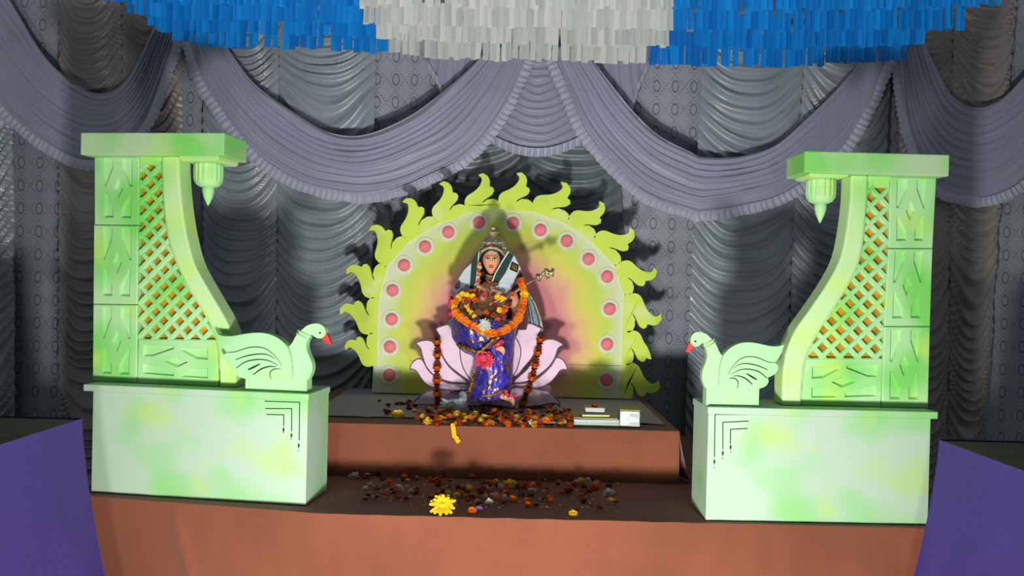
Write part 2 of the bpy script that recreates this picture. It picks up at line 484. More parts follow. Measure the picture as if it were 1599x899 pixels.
mL = [crop(L, 100, 580, kk) for L in ([(885, 130), (1037, 135), (1035, 300), (1033, 325), (1032, 352)],
      [(888, 162), (1002, 163), (1002, 260), (1001, 280), (1000, 300)], [(892, 188), (967, 190), (967, 238), (966, 255), (966, 272)])]
plinth('pale green sprayed foam plinth at left, under the left pillar', PLB, wL, .45, mL, 1, False)
a = G(1102, 812, DZ); b = G(1449, 819, DZ)
PRB = Pl(a.x, a.y, DZ, math.degrees(math.atan2(b.y - a.y, b.x - a.x)))
wR = (b - a).length
kk = 2.651
mR = [crop(L, 1040, 560, kk) for L in ([(345, 230), (203, 230), (200, 405), (200, 425), (200, 452)],
      [(340, 258), (235, 263), (235, 372), (235, 390), (233, 415)], [(335, 288), (267, 292), (266, 350), (267, 365), (269, 388)])]
plinth('pale green sprayed foam plinth at right, under the right pillar', PRB, wR, .448, mR, 1, True)

# ------------------------------------------------------------------ pillars
VT = [[(148, 48), (218, 48), (218, 130), (165, 270), (150, 270)], [(282, 48), (360, 48), (360, 270), (340, 270), (282, 130)],
      [(255, 200), (290, 290), (257, 370), (220, 290)], [(152, 320), (170, 325), (220, 440), (220, 515), (150, 515)],
      [(340, 325), (355, 330), (352, 518), (277, 515), (277, 450)]]
VT = [[((x - 78) / 327, (y - 35) / 535) for x, y in h] for h in VT]
HT = [[(358, 540), (523, 545), (523, 560), (410, 600), (358, 600)], [(560, 552), (700, 555), (700, 612), (640, 610), (560, 565)],
      [(535, 598), (597, 628), (540, 655), (470, 625)], [(358, 640), (420, 645), (523, 685), (523, 700), (358, 693)],
      [(560, 690), (620, 655), (698, 655), (698, 706), (560, 702)]]
HT = [[((x - 330) / 420, (y - 510) / 235) for x, y in h] for h in HT]
def recessed_panel(name, quad, tmpl, mirror, y0, y1, mats, parent, rec=.013):
    """quad: tl, tr, br, bl in local (u, z); the template pockets are cut into its face with sloped walls"""
    tl, tr, br, bl = [Vector(q) for q in quad]
    def mp(u, v):
        if mirror: u = 1 - u
        return tl.lerp(tr, u).lerp(bl.lerp(br, u), v)
    bm = bmesh.new()
    e = .004
    outer = [tl + Vector((e, -e)), tr + Vector((-e, -e)), br + Vector((-e, e)), bl + Vector((e, e))]
    rim = [tl, tr, br, bl]
    holes = [[mp(*p) for p in h] for h in tmpl]
    allp = [[Vector((p.x, p.y, 0)) for p in outer]] + [[Vector((p.x, p.y, 0)) for p in h] for h in holes]
    flat = [p for L in allp for p in L]
    V = [bm.verts.new((p.x, y0, p.y)) for p in flat]
    for t in tessellate_polygon(allp):
        try: bm.faces.new([V[i] for i in t])
        except ValueError: pass
    rv = [bm.verts.new((p.x, y0 + e, p.y)) for p in rim]; bv = [bm.verts.new((p.x, y1, p.y)) for p in rim]
    for i in range(4):
        j = (i + 1) % 4
        bm.faces.new((V[i], V[j], rv[j], rv[i])); bm.faces.new((rv[i], rv[j], bv[j], bv[i]))
    bm.faces.new(bv)
    k = 4
    for h in holes:
        n = len(h); c = sum(h, Vector((0, 0))) / n
        top = V[k:k + n]; k += n
        q = []
        for p in h:
            d = c - p; q.append(p + d.normalized() * min(.0095, d.length * .42))
        lo = [bm.verts.new((p.x, y0 + rec, p.y)) for p in q]
        for i in range(n):
            j = (i + 1) % n; bm.faces.new((top[i], top[j], lo[j], lo[i]))
        bm.faces.new(lo)
    return bm_obj(name, bm, mats, parent)

def pillar(label, P, c, mirror):
    """c: pixel outlines traced on the pillar's own plane"""
    t = empty('pillar', P.o, math.degrees(P.a), label, 'pillar')
    uv = P.pts
    D = .10
    # beam
    q = uv(c['beam'], -.05)
    z0 = (q[2][1] + q[3][1]) / 2; z1 = (q[0][1] + q[1][1]) / 2
    box('beam', (q[0][0], q[1][0], -.05, .155, z0, z1), M['foam_beam'], t, .004)
    # stacked column blocks
    for i, qd in enumerate(c['blocks']):
        q = uv(qd)
        q = [(a[0], min(a[1], z0)) for a in q]
        if i == 2: q[2] = (q[2][0], .001); q[3] = (q[3][0], .001)
        recessed_panel('column_block', q, VT, mirror, 0, D, M['foam_pillar'], t)
    q = uv(c['low']); q[2] = (q[2][0], .001); q[3] = (q[3][0], .001); recessed_panel('lower_block', q, HT, mirror, 0, D, M['foam_pillar'], t)
    # curved band
    inn = [Vector(p) for p in uv(catmull(c['inner'], 34))]; out = [Vector(p) for p in uv(catmull(c['outer'], 34))]
    inn[0].y = out[0].y = z0; inn[-1].y = out[-1].y = 0.001
    pts = [tuple(p) for p in inn] + [tuple(p) for p in reversed(out)]
    ext('curved_band', pts, -.012, D - .01, M['foam_band'], t, .008, 2)
    # thin inner bead beside the band
    L = [(p.x + (.0 if not mirror else .0), -.002, p.y) for p in inn[1:-1]]
    tube('edge_bead', L, .0045, M['foam_band'], t, 6)
    q = uv(c['lintel']); q = [(a[0], min(a[1], z0)) for a in q]
    ext('lintel', q, .002, .06, M['foam_band'], t, .003)
    # lattice: gold board with crossing foam slats in front
    reg = [Vector(p) for p in uv(c['lattice'])]
    cen = sum(reg, Vector((0, 0))) / len(reg)
    ext('gold_backing', [tuple(p) for p in reg], .021, .03, M['gold_board'], t)
    def inside(p):
        r = False; n = len(reg)
        for i in range(n):
            a, b = reg[i], reg[i - 1]
            if (a.y > p.y) != (b.y > p.y) and p.x < (b.x - a.x) * (p.y - a.y) / (b.y - a.y) + a.x: r = not r
        return r
    pitch = .0510; hw = .0108
    lo = Vector((min(p.x for p in reg), min(p.y for p in reg))); hi = Vector((max(p.x for p in reg), max(p.y for p in reg)))
    for sg in (1, -1):
        d = Vector((1, sg)).normalized(); nn = Vector((-d.y, d.x))
        for k in range(-30, 30):
            base = lo + Vector((.012, .012)) + nn * (k * pitch)
            run = []; s = -1.5
            seg = None
            while s < 1.5:
                ins = inside(base + d * s)
                if ins and seg is None: seg = s
                if not ins and seg is not None:
                    run.append((seg, s)); seg = None
                s += .003
            for (a, b) in run:
                if b - a < .012: continue
                A = base + d * (a - .004); B = base + d * (b + .004)
                y = .001 if sg > 0 else .0025
                pts4 = [A - nn * hw, B - nn * hw, B + nn * hw, A + nn * hw]
                bm = bmesh.new()
                # slat with sloped flanks
                tp = [A - nn * hw * .62, B - nn * hw * .62, B + nn * hw * .62, A + nn * hw * .62]
                f = [bm.verts.new((p.x, y, p.y)) for p in tp]; m_ = [bm.verts.new((p.x, y + .006, p.y)) for p in pts4]; r = [bm.verts.new((p.x, .0208, p.y)) for p in pts4]
                bm.faces.new(f)
                for i in range(4):
                    j = (i + 1) % 4; bm.faces.new((f[i], f[j], m_[j], m_[i])); bm.faces.new((m_[i], m_[j], r[j], r[i]))
                bm.faces.new(r[::-1])
                bm_obj('lattice_slat', bm, M['foam_pillar'], t)
    # pendant below the beam
    yc = .04
    a = Vector(P.uv(*c['plate'][0], yc)); b = Vector(P.uv(*c['plate'][1], yc))
    zt = z0; cx = (a.x + b.x) / 2; w = (b.x - a.x) / 2
    zb = b.y
    ext('pendant_plate', [(cx - w, zt), (cx + w, zt), (cx + w, zb + .006), (cx + w * .8, zb), (cx - w * .8, zb), (cx - w, zb + .006)], yc - w, yc + w, M['foam_band'], t, .003)
    r = (P.uv(c['cup'][1], c['cup'][2], yc)[0] - P.uv(c['cup'][0], c['cup'][2], yc)[0]) / 2
    zc = P.uv(c['cup'][0], c['cup'][2], yc)[1]; H = zb - zc
    bm = bmesh.new()
    fl = lambda ang, z: 1 - (.085 * max(0, math.cos(ang * 16)) if z > H * .28 and z < H * .93 else 0)
    prof = [(r * .30, 0), (r * .55, H * .03), (r * .78, H * .10), (r * .92, H * .22), (r * .97, H * .30), (r, H * .45), (r, H * .65), (r * .99, H * .9), (r * .99, H)]
    lathe_bm(bm, prof, 96, (cx, yc, zc), fl); bm_obj('pendant_cup', bm, M['foam_pillar'], t, smooth=True)
    bm = bmesh.new(); rt = r * .42; zt2 = P.uv(c['tip'][0], c['tip'][1], yc)[1]; h = zc - zt2
    lathe_bm(bm, [(.002, 0), (rt * .35, h * .18), (rt * .75, h * .48), (rt * .97, h * .8), (rt, h * 1.08)], 24, (cx, yc, zt2)); bm_obj('pendant_tip', bm, M['foam_pillar'], t, smooth=True)
    return t

PLP = Pl(*(PLB.o + PLB.b * .085).xy, DZ + .45, math.degrees(PLB.a))
PRP = Pl(*(PRB.o + PRB.b * .085).xy, DZ + .448, math.degrees(PRB.a))
cl = dict(
    beam=[(126, 204), (350, 210), (350, 247), (126, 237)],
    blocks=[[(147, 238), (217, 241), (216, 351), (147, 350)], [(146, 351), (215, 352), (214, 475), (145, 474)], [(145, 475), (214, 476), (213, 597), (144, 595)]],
    low=[(215.5, 529), (339, 530), (341, 598), (213.5, 597)],
    outer=[(281, 241), (282, 275), (286, 320), (293, 365), (305, 410), (322.5, 443.6), (342.7, 478), (357, 504), (365, 530), (370, 565), (370, 596)],
    inner=[(254, 241), (255, 270), (258, 325), (265, 374), (278, 412), (296.5, 450), (316.7, 482.7), (333, 512), (341, 540), (344, 565), (345, 597)],
    lintel=[(217.5, 241), (256, 241), (256, 257), (217.5, 257)],
    lattice=[(217.5, 256), (258, 256), (260, 325), (268, 374), (281, 412), (299, 450), (320, 482.7), (337, 515), (342, 530), (216, 530)],
    plate=[(296, 247), (357, 256)], cup=(307, 349, 293), tip=(324, 321))
pillar('tall green foam pillar at left with gold lattice and pendant hanging on its right', PLP, cl, False)
k7 = lambda L: crop(L, 1040, 220, 2.1413)
cr = dict(
    beam=[(1257, 236), (1483, 241), (1481, 274), (1257, 270)],
    blocks=[[(1391, 272), (1463, 274), (1457, 387), (1388, 387)], [(1388, 388), (1457, 388), (1453, 509), (1381, 509)], [(1381, 510), (1453, 510), (1450, 631), (1377, 630)]],
    low=[(1254, 559), (1380, 559), (1376, 630), (1251, 628)],
    outer=[(1327, 274), (1326, 313), (1320, 360), (1311, 402), (1292, 439.5), (1264, 481.5), (1241, 514), (1227, 547), (1221, 584), (1220, 626)],
    inner=[(1354, 274), (1352, 313), (1348, 360), (1341, 403), (1325, 441), (1301.5, 479), (1275, 520), (1257, 559), (1252, 590), (1250, 626)],
    lintel=[(1353, 272), (1391, 272), (1389.5, 293), (1352, 293)],
    lattice=[(1350, 292), (1390, 292), (1388, 387), (1381, 510), (1379, 560), (1253, 560), (1273, 518), (1299, 477), (1322, 441), (1338, 403), (1345, 360), (1349, 313)],
    plate=[(1252.5, 272), (1312, 281.6)], cup=(1258, 1303, 318), tip=(1279, 348))
pillar('tall green foam pillar at right with gold lattice and pendant hanging on its left', PRP, cr, True)

# ------------------------------------------------------------------ swans
def swan(label, P, xf, dy):
    t = empty('foam_swan', P.o, math.degrees(P.a), label, 'swan')
    T = lambda L: P.pts([xf(330 + x / 6.915, 490 + y / 6.915) for x, y in L], dy)
    y0 = dy
    body = [(985, 165), (1030, 128), (1100, 105), (1170, 108), (1215, 140), (1232, 185), (1226, 225), (1185, 262), (1140, 260), (1105, 238), (1078, 218), (1052, 262), (1032, 305),
            (1025, 360), (1045, 430), (1080, 510), (1090, 580), (1075, 650), (1030, 715), (900, 745), (700, 730), (640, 600), (700, 450), (850, 340), (905, 250), (945, 195)]
    o = ext('body', smooth_closed(T(body), 3), y0, y0 + .036, M['foam_swan'], t, .012, 3)
    wing = [(78, 218), (150, 235), (250, 235), (400, 210), (520, 200), (640, 215), (750, 265), (830, 340), (870, 440), (885, 560), (885, 680), (800, 710), (600, 715), (450, 705), (370, 690), (300, 660),
            (270, 610), (278, 575), (200, 540), (155, 490), (155, 440), (185, 410), (135, 350), (100, 280)]
    w = ext('wing', smooth_closed(T(wing), 3), y0 - .018, y0 + .030, M['foam_swan'], t, .009, 3)
    for L, r in (([(180, 412), (280, 405), (400, 365), (500, 352), (600, 368), (690, 430), (750, 500), (780, 550)], .0014), ([(285, 490), (400, 450), (540, 428), (640, 440), (710, 482)], .0018),
                 ([(290, 580), (400, 510), (530, 487), (640, 500), (740, 550)], .0018), ([(475, 650), (560, 590), (650, 562), (720, 567)], .0022), ([(765, 588), (700, 590), (660, 620), (655, 660), (670, 700)], .0016),
                 ([(420, 598), (480, 570), (550, 535)], .003)):
        c = catmull(T(L), 18)
        tube('feather_line', [(p.x, y0 - .0185, p.y) for p in c], (lambda s, r=r: r * (.4 + .9 * math.sin(PI * min(1, .15 + s * .8)))), M['ink'], w, 5)
    ext('beak', T([(1180, 268), (1205, 225), (1240, 210), (1262, 262), (1290, 325), (1250, 330), (1205, 292)]), y0 + .008, y0 + .028, M['beak'], t, .003)
    for yy in (y0 - .0005, y0 + .0365):
        e = T([(1175, 205)])[0]; bm = bmesh.new(); bmesh.ops.create_icosphere(bm, subdivisions=1, radius=.0048, matrix=Matrix.Translation((e[0], yy, e[1]))); bm_obj('eye', bm, M['ink'], t)
    a, b = T([(925, 170), (1068, 248)]); a2, b2 = T([(912, 200), (1045, 280)])
    for (p, q) in ((a, b), (a2, b2)):
        L = [(p[0], y0 + .02, p[1]), (p[0] * .9 + q[0] * .1, y0 - .003, p[1] * .9 + q[1] * .1), (p[0] * .1 + q[0] * .9, y0 - .003, p[1] * .1 + q[1] * .9), (q[0], y0 + .02, q[1])]
        tube('necklace', L, .0035, M['foam_swan'], t, 6)
    q = T([(365, 680), (1030, 680)])
    x0, x1 = min(q[0][0], q[1][0]), max(q[0][0], q[1][0])
    box('base_block', (x0, x1, y0 + .002, y0 + .06, 0, max(q[0][1], .03)), M['foam_swan'], t, .002)
    return t
PSL = Pl(*PLB.o.xy, DZ + .45, math.degrees(PLB.a)); PSR = Pl(*PRB.o.xy, DZ + .448, math.degrees(PRB.a))
swan('pale green foam swan facing right, on the left plinth', PSL, lambda x, y: (x, y), .022)
swan('pale green foam swan facing left, on the right plinth', PSR, lambda x, y: (1222 - (x - 341) * .857, y + 14.5 + (341 + 85 - x) * .02), .022)

# ------------------------------------------------------------------ sun backdrop
HY = 4.68
Hc = W(780, 622, HY)
PH = Pl(Hc.x, HY, UZ + .013, 0)
halo = empty('sun_backdrop', PH.o, 0, 'arched sun shaped foam backdrop painted pink and yellow behind the idol', 'backdrop')
notch = [(583, 571), (583, 521), (586, 466), (599, 414), (634, 374), (680, 345), (728, 328), (779, 322), (831, 324), (886, 344), (926, 372), (964, 412), (980, 459), (978, 517), (976, 568), (976, 624)]
ol = [(580, 622)] + notch
pp = PH.pts(ol); pp[0] = (pp[0][0], 0); pp[-1] = (pp[-1][0], 0)
up = [(Vector(a)) for a in pp]
arc = [tuple(up[0])] + [tuple(p) for p in catmull(up[1:-1], 60)] + [tuple(up[-1])]
ext('sun_board', arc, 0, .05, M['halo'], halo, .004)
TF = [(755, 448), (740, 412), (735, 370), (750, 335), (788, 300), (815, 262), (828, 215), (820, 190), (798, 170), (830, 156), (862, 173), (883, 212), (886, 252), (906, 257), (920, 278), (913, 308), (885, 338), (862, 362),
      (853, 386), (880, 354), (920, 345), (955, 360), (970, 385), (965, 400)]
p0 = Vector((755, 448)); p1 = Vector((965, 400)); bx = (p1 - p0); bl_ = bx.length; bx /= bl_; by = Vector((bx.y, -bx.x))
TL = [((Vector(p) - p0).dot(bx) / bl_, (Vector(p) - p0).dot(by) / bl_) for p in TF]
for i in range(15):
    A = Vector(notch[i]); B = Vector(notch[i + 1]); e = (B - A); L = e.length; ex = e / L; ey = Vector((ex.y, -ex.x))
    hgt = 44 if i not in (0,) else 36
    P_ = [A + ex * (u * L) + ey * (v * hgt) for u, v in TL]
    if i == 13:   # broken tip on the right
        P_ = [p for k, p in enumerate(P_) if k not in (6, 7, 8, 9, 10)]
    P_ = [A - ey * 5] + P_ + [B - ey * 5]
    cc = (A + B) / 2
    q = PH.pts([tuple(p) for p in P_], -.012)
    n = len(q); core = [Vector(x) for x in q]
    out = []
    for k in range(n):
        out.append(tuple(core[k]))
        if 1 < k < n - 3:
            a_, b_, c_, d_ = core[k - 1], core[k], core[k + 1], core[k + 2]
            sharp = k in (9, 10, 19, 20, 14, 15)
            if not sharp: out.append(tuple(.5 * (b_ + c_) + (b_ - a_ + c_ - d_) / 16))
    if i == 14:
        out = [(x, max(z, .002)) for x, z in out]
    ext('flame', out, -.012, .028, M['lime'], halo, .005)
DISC = [(608, 585), (609, 541), (611.7, 498), (613, 453), (631, 413.7), (663.7, 384.8), (700, 362), (748, 347), (801, 348), (844, 358.8), (885, 375.7), (919, 404), (948, 431.6), (952, 482), (948, 537), (947, 593)]
def ring_mesh():
    bm = bmesh.new()
    prof = [(.036, -.004), (.040, -.008), (.044, -.006), (.050, -.004), (.0535, -.0085), (.057, -.0035), (.058, 0)]
    rings = []
    for r, y in prof: rings.append([bm.verts.new((r * math.cos(2 * PI * k / 40), y, r * math.sin(2 * PI * k / 40))) for k in range(40)])
    for a, b in zip(rings, rings[1:]):
        for k in range(40): bm.faces.new((a[k], a[(k + 1) % 40], b[(k + 1) % 40], b[k]))
    bmesh.ops.recalc_face_normals(bm, faces=bm.faces)
    me = bpy.data.meshes.new('ring'); bm.to_mesh(me); bm.free(); me.materials.append(M['ring_white'])
    for p in me.polygons: p.use_smooth = True
    return me
def dome_mesh():
    bm = bmesh.new(); prof = [(.0345, 0), (.0345, -.006), (.031, -.011), (.022, -.014), (.010, -.0155), (.002, -.016)]
    rings = []
    for r, y in prof: rings.append([bm.verts.new((r * math.cos(2 * PI * k / 32), y, r * math.sin(2 * PI * k / 32))) for k in range(32)])
    for a, b in zip(rings, rings[1:]):
        for k in range(32): bm.faces.new((a[k], a[(k + 1) % 32], b[(k + 1) % 32], b[k]))
    bm.faces.new(rings[-1]); bmesh.ops.recalc_face_normals(bm, faces=bm.faces)
    me = bpy.data.meshes.new('dome'); bm.to_mesh(me); bm.free(); me.materials.append(M['pink_dome'])
    for p in me.polygons: p.use_smooth = True
    return me
rm, dm = ring_mesh(), dome_mesh()
for (x, y) in DISC:
    u, z = PH.uv(x, y)
    r = bpy.data.objects.new('rosette', rm); C.objects.link(r); r.parent = halo; r.location = (u, 0, z)
    d = bpy.data.objects.new('rosette_dome', dm); C.objects.link(d); d.parent = r
bm = bmesh.new(); u0, zz = PH.uv(640, 563); box_bm(bm, u0, PH.uv(978, 567)[0], -.0015, 0, zz, zz + .002); bm_obj('seam', bm, M['petal_edge'], halo)

# ------------------------------------------------------------------ lotus throne
LY = 4.30
Lc = W(762, 630, LY)
PL_ = Pl(Lc.x, LY, UZ + .013, 0)
lotus = empty('lotus_throne', PL_.o, 0, 'pale pink cut-out lotus petals with dark outlines around the seated idol', 'lotus')
LP = [
    ([(300, 265), (350, 240), (405, 232), (440, 300), (470, 390), (540, 460), (600, 490), (615, 540), (575, 620), (570, 680), (470, 610), (400, 550), (350, 470), (330, 400), (325, 320)], .0),
    ([(490, 420), (540, 450), (610, 480), (640, 600), (590, 680), (560, 650), (515, 580), (492, 500)], -.006),
    ([(145, 378), (190, 355), (250, 352), (300, 375), (335, 430), (380, 520), (440, 590), (520, 650), (560, 690), (500, 690), (400, 680), (300, 640), (230, 570), (195, 480), (180, 420)], -.012),
    ([(97, 580), (110, 535), (150, 500), (190, 498), (215, 530), (250, 590), (320, 650), (420, 690), (560, 690), (580, 740), (420, 755), (320, 740), (240, 710), (190, 660), (150, 600), (120, 585)], -.024),
    ([(145, 870), (165, 800), (220, 755), (300, 740), (400, 745), (470, 770), (600, 800), (640, 880)], -.05),
    ([(930, 310), (960, 225), (1040, 220), (1110, 250), (1135, 268), (1115, 290), (1100, 340), (1090, 420), (1050, 500), (990, 570), (930, 640), (880, 600), (880, 450), (905, 350)], .0),
    ([(915, 330), (955, 380), (970, 440), (960, 510), (930, 600), (880, 640), (870, 450)], -.006),
    ([(1110, 380), (1150, 350), (1210, 342), (1270, 365), (1297, 392), (1260, 420), (1235, 490), (1190, 560), (1120, 620), (1040, 670), (960, 690), (900, 690), (940, 640), (1010, 580), (1070, 490)], -.012),
    ([(1240, 487), (1290, 500), (1320, 540), (1330, 585), (1280, 590), (1240, 640), (1180, 700), (1100, 730), (1000, 735), (900, 725), (900, 690), (1040, 680), (1130, 620), (1200, 550)], -.024),
    ([(880, 720), (1000, 725), (1100, 735), (1180, 750), (1240, 800), (1275, 855), (1200, 850), (1130, 865), (1000, 880), (850, 880), (700, 850), (820, 790)], -.05)]
for L, dy in LP:
    q = PL_.pts(crop(L, 620, 460, 4.993), dy)
    q = [(x, max(z, .0)) for x, z in smooth_closed(q, 3)]
    bm = bmesh.new()
    fv = [bm.verts.new((x, dy, z)) for x, z in q]; bv = [bm.verts.new((x, dy + .022, z)) for x, z in q]
    ff = bm.faces.new(fv); bm.faces.new(bv[::-1])
    for k in range(len(q)): bm.faces.new((fv[k], bv[k], bv[(k + 1) % len(q)], fv[(k + 1) % len(q)]))
    bm.normal_update()
    rr_ = bmesh.ops.inset_region(bm, faces=[ff], thickness=.006, use_even_offset=False)
    for f in rr_['faces']: f.material_index = 1
    bm_obj('petal', bm, [M['petal_pink'], M['petal_edge']], lotus)
box('lotus_base', (-.28, .34, .0, .14, 0, .10), M['petal_pink'], lotus, .01)
#PART2
# ------------------------------------------------------------------ ruched satin curtains
def lerp_poly(P, y):
    """x of a seam polyline (pixels, top to bottom) at height y"""
    for (x0, y0), (x1, y1) in zip(P, P[1:]):
        if y <= y1: return x0 + (x1 - x0) * (y - y0) / (y1 - y0)
    return P[-1][0]
def fold(ph):
    f = ph % 1.0
    return (.5 - .5 * math.cos(PI * (f / .70 if f < .70 else 1 + (f - .70) / .30))) ** 1.5
def ruched(label, seams, y0, y1, pitch, sag, mat, Y=5.15, seed=0, group=None, dpp=.9, bulge=.035, botsag=False):
    """seams: pixel polylines; between two seams hang bays of drooping folds"""
    t = empty('ruched_curtain', (0, 0, 0), 0, label, 'curtain', group)
    t.location = W(lerp_poly(seams[0], y1), y1, Y)
    for k, (A, B) in enumerate(zip(seams, seams[1:])):
        wpx = abs(lerp_poly(B, (y0 + y1) / 2) - lerp_poly(A, (y0 + y1) / 2))
        nu = max(16, int(wpx / 3.2)); nv = int((y1 - y0) / 2.0)
        sd = seed + k * 11.3
        def fn(u, v):
            py = y0 + (y1 - y0) * v
            if botsag and v > .0: py = py + sag * 4 * u * (1 - u) * v * .9
            xa = lerp_poly(A, py); xb = lerp_poly(B, py)
            px = xa + (xb - xa) * u
            n1 = nz(px * .006 + sd, py * .009, sd)
            c = 1 - abs(2 * u - 1) ** 2.3
            sg = sag * 1.5 * (1 + .5 * nz(py * .008, sd, 4))
            h = py - sg * c + 10 * nz(px * .008, py * .012, sd + 5) + (u - .5) * 14 * nz(py * .01, sd, 2)
            ph = h / (pitch * .84) + 1.1 * nz(h * .011, sd, 1.5) + .45 * nz(px * .012, h * .014, sd)
            f = fold(ph)
            amp = (.036 + .026 * nz(px * .010, h * .035, sd + 9)) * (.35 + .65 * min(1, c * 2.2))
            f2 = fold(ph * 2.0 + .35 + n1) * .25 + fold(ph * 3.1 + n1 * 3) * .12 * abs(nz(px * .02, h * .05, sd))
            # crow's feet at the seams
            e = math.exp(-min(u, 1 - u) * 9)
            f3 = e * .4 * fold(ph * 2.0 + n1)
            dep = amp * (f + f2 + f3) + bulge * c * .6 + .012 * nz(px * .02, py * .02, sd)
            p = W(px, py, Y); p.y -= dep; return p
        bm_ = grid('bay', nu, nv, fn, mat, t)
    return t
ruched('tall grey ruched satin curtain between left pillar and backdrop', [[(318, 40), (318, 800)], [(437, 40), (434, 285), (430, 800)], [(588, 40), (583, 285), (577, 800)]], 30, 800, 23, 30, M['satin'], seed=1)
ruched('tall grey ruched satin curtain between backdrop and right pillar', [[(1100, 40), (1083, 330), (1064, 806)], [(1257, 60), (1238, 330), (1222, 806)], [(1392, 60), (1380, 330), (1370, 806)]], 40, 806, 23, 32, M['satin'], seed=2)
ruched('taupe ruched satin curtain behind left pillar', [[(94, -40), (92, 790)], [(190, -40), (196, 790)], [(286, -40), (288, 790)]], -40, 790, 24, 36, M['satin_warm'], seed=3)
ruched('taupe ruched satin curtain at right of right pillar', [[(1400, -40), (1405, 810)], [(1487, -40), (1484, 300), (1476, 810)], [(1589, -40), (1562, 300), (1528, 810)]], -40, 810, 24, 34, M['satin_warm'], seed=4)
ruched('grey ruched satin curtain cut by the left picture edge', [[(-130, 100), (-130, 784)], [(-55, 100), (-55, 784)], [(21, 100), (25, 784)]], 100, 784, 24, 30, M['satin'], seed=5)
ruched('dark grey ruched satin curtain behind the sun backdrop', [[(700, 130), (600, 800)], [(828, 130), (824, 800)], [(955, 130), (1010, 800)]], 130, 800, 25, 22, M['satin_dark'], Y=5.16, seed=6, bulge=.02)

# ------------------------------------------------------------------ pleated swags with ruffled hems
def swag(label, top, bot, pleats, Y, seed, mat=None, ruffle=True, belly=.05, group=None, amp=.034, name='swag', bias=1.0, ymax=None):
    nu, nv = 130, pleats * 9
    T = catmull(top, nu); B = catmull(bot, nu)
    t = empty(name, W(*catmull(bot, 3)[1][:2], Y), 0, label, 'swag', group)
    def surf(u, v, extra=0):
        i = u * (nu - 1); i0 = min(int(i), nu - 2); fr = i - i0
        a = T[i0].lerp(T[i0 + 1], fr); b = B[i0].lerp(B[i0 + 1], fr)
        p = a.lerp(b, v)
        ph = v * pleats + .35 * nz(u * 2.2, v * 3, seed) * pleats * .28 + .25 * nz(u * 7, v * 6, seed + 3)
        s = abs(math.sin(PI * ph)) ** .7
        s2 = .22 * abs(math.sin(PI * (ph * 2.3 + nz(u * 3, v * 4, seed)))) ** .7
        w = Y - belly * math.sin(PI * u) ** .7 * (.35 + .65 * math.sin(PI * min(1, .15 + v * .75))) - amp * (s + s2) * (.85 + .9 * nz(u * 3, v * 7, seed + 1)) - extra
        return W(p.x, p.y, w)
    grid('pleated_cloth', nu, nv, lambda u, v: surf(u, v), mat or M['swag'], t)
    if ruffle:
        n = 900
        Bc = catmull(bot, n)
        def rf(u, v):
            k = min(int(u * (n - 1)), n - 1)
            a = Bc[k]; b = Bc[min(k + 1, n - 1)] - Bc[max(k - 1, 0)]
            nr = Vector((-b.y, b.x)).normalized()
            if nr.y < 0 and abs(nr.y) > .25: nr = -nr
            c = Bc[n // 2]
            if nr.dot(a - sum(Bc, Vector((0, 0))) / n) < 0 and name == 'swag': pass
            inn = T[min(int(u * (nu - 1)), nu - 1)]
            if nr.dot(a - inn) < 0: nr = -nr
            wv = math.sin(u * 520 + 3.0 * nz(u * 45, 0, seed))
            wd = 16 + 3 * nz(u * 30, 1, seed)
            q = a + nr * (v - .25) * wd
            s = surf(u, 1.0)
            yy = s.y - .012 - .011 * wv * (abs(v - .25) * 1.2 + .12) - .01 * math.sin(PI * v)
            return W(q.x + wv * 1.2 * v, q.y, yy)
        grid('ruffle_trim', n, 7, rf, M['ruffle'], t)
    return t
swag('lavender grey swag sweeping from upper left edge to above the left pillar', [(-95, -170), (-40, -80), (15, 0), (60, 75), (90, 110), (123, 134), (155, 146), (187, 135), (213, 100), (233, 57), (250, 18), (262, -10)],
     [(-150, -90), (-80, 60), (0, 165), (32, 195), (70, 225), (130, 253), (185, 240), (230, 187), (256, 120), (272, 70), (284, 30)], 11, 5.04, 21)
swag('large lavender grey swag at left of the centre, above the left swan and flames', [(340, 45), (362, 85), (401, 134), (454, 172), (503, 202), (545, 212), (588, 205), (645, 178), (690, 144), (732, 108), (765, 72)],
     [(292, 55), (314, 125), (340, 168), (363, 200), (408, 250), (473, 288), (540, 303), (577, 305), (626, 295), (671, 276), (717, 253), (758, 215), (793, 160), (812, 118), (826, 80)], 9, 5.02, 31)
swag('large lavender grey swag at right of the centre, over the right flames', [(905, 62), (921, 87), (955, 132), (993, 178), (1030, 212), (1080, 238), (1098, 245), (1155, 244), (1211, 227), (1264, 181), (1306, 140), (1347, 91), (1372, 45)],
     [(858, 80), (883, 140), (913, 208), (959, 262), (1011, 306), (1080, 331), (1098, 333), (1155, 325), (1223, 306), (1287, 262), (1325, 222), (1355, 170), (1381, 110), (1398, 65)], 9, 5.02, 41)
swag('lavender grey swag sweeping from right of the right pillar off the right edge', [(1426, 20), (1440, 50), (1457, 95), (1484, 145), (1514, 166), (1552, 162), (1599, 120), (1680, 20), (1740, -70)],
     [(1400, 55), (1405, 110), (1412, 170), (1425, 223), (1461, 290), (1514, 310), (1559, 306), (1610, 275), (1700, 180), (1790, 60)], 10, 5.04, 51)

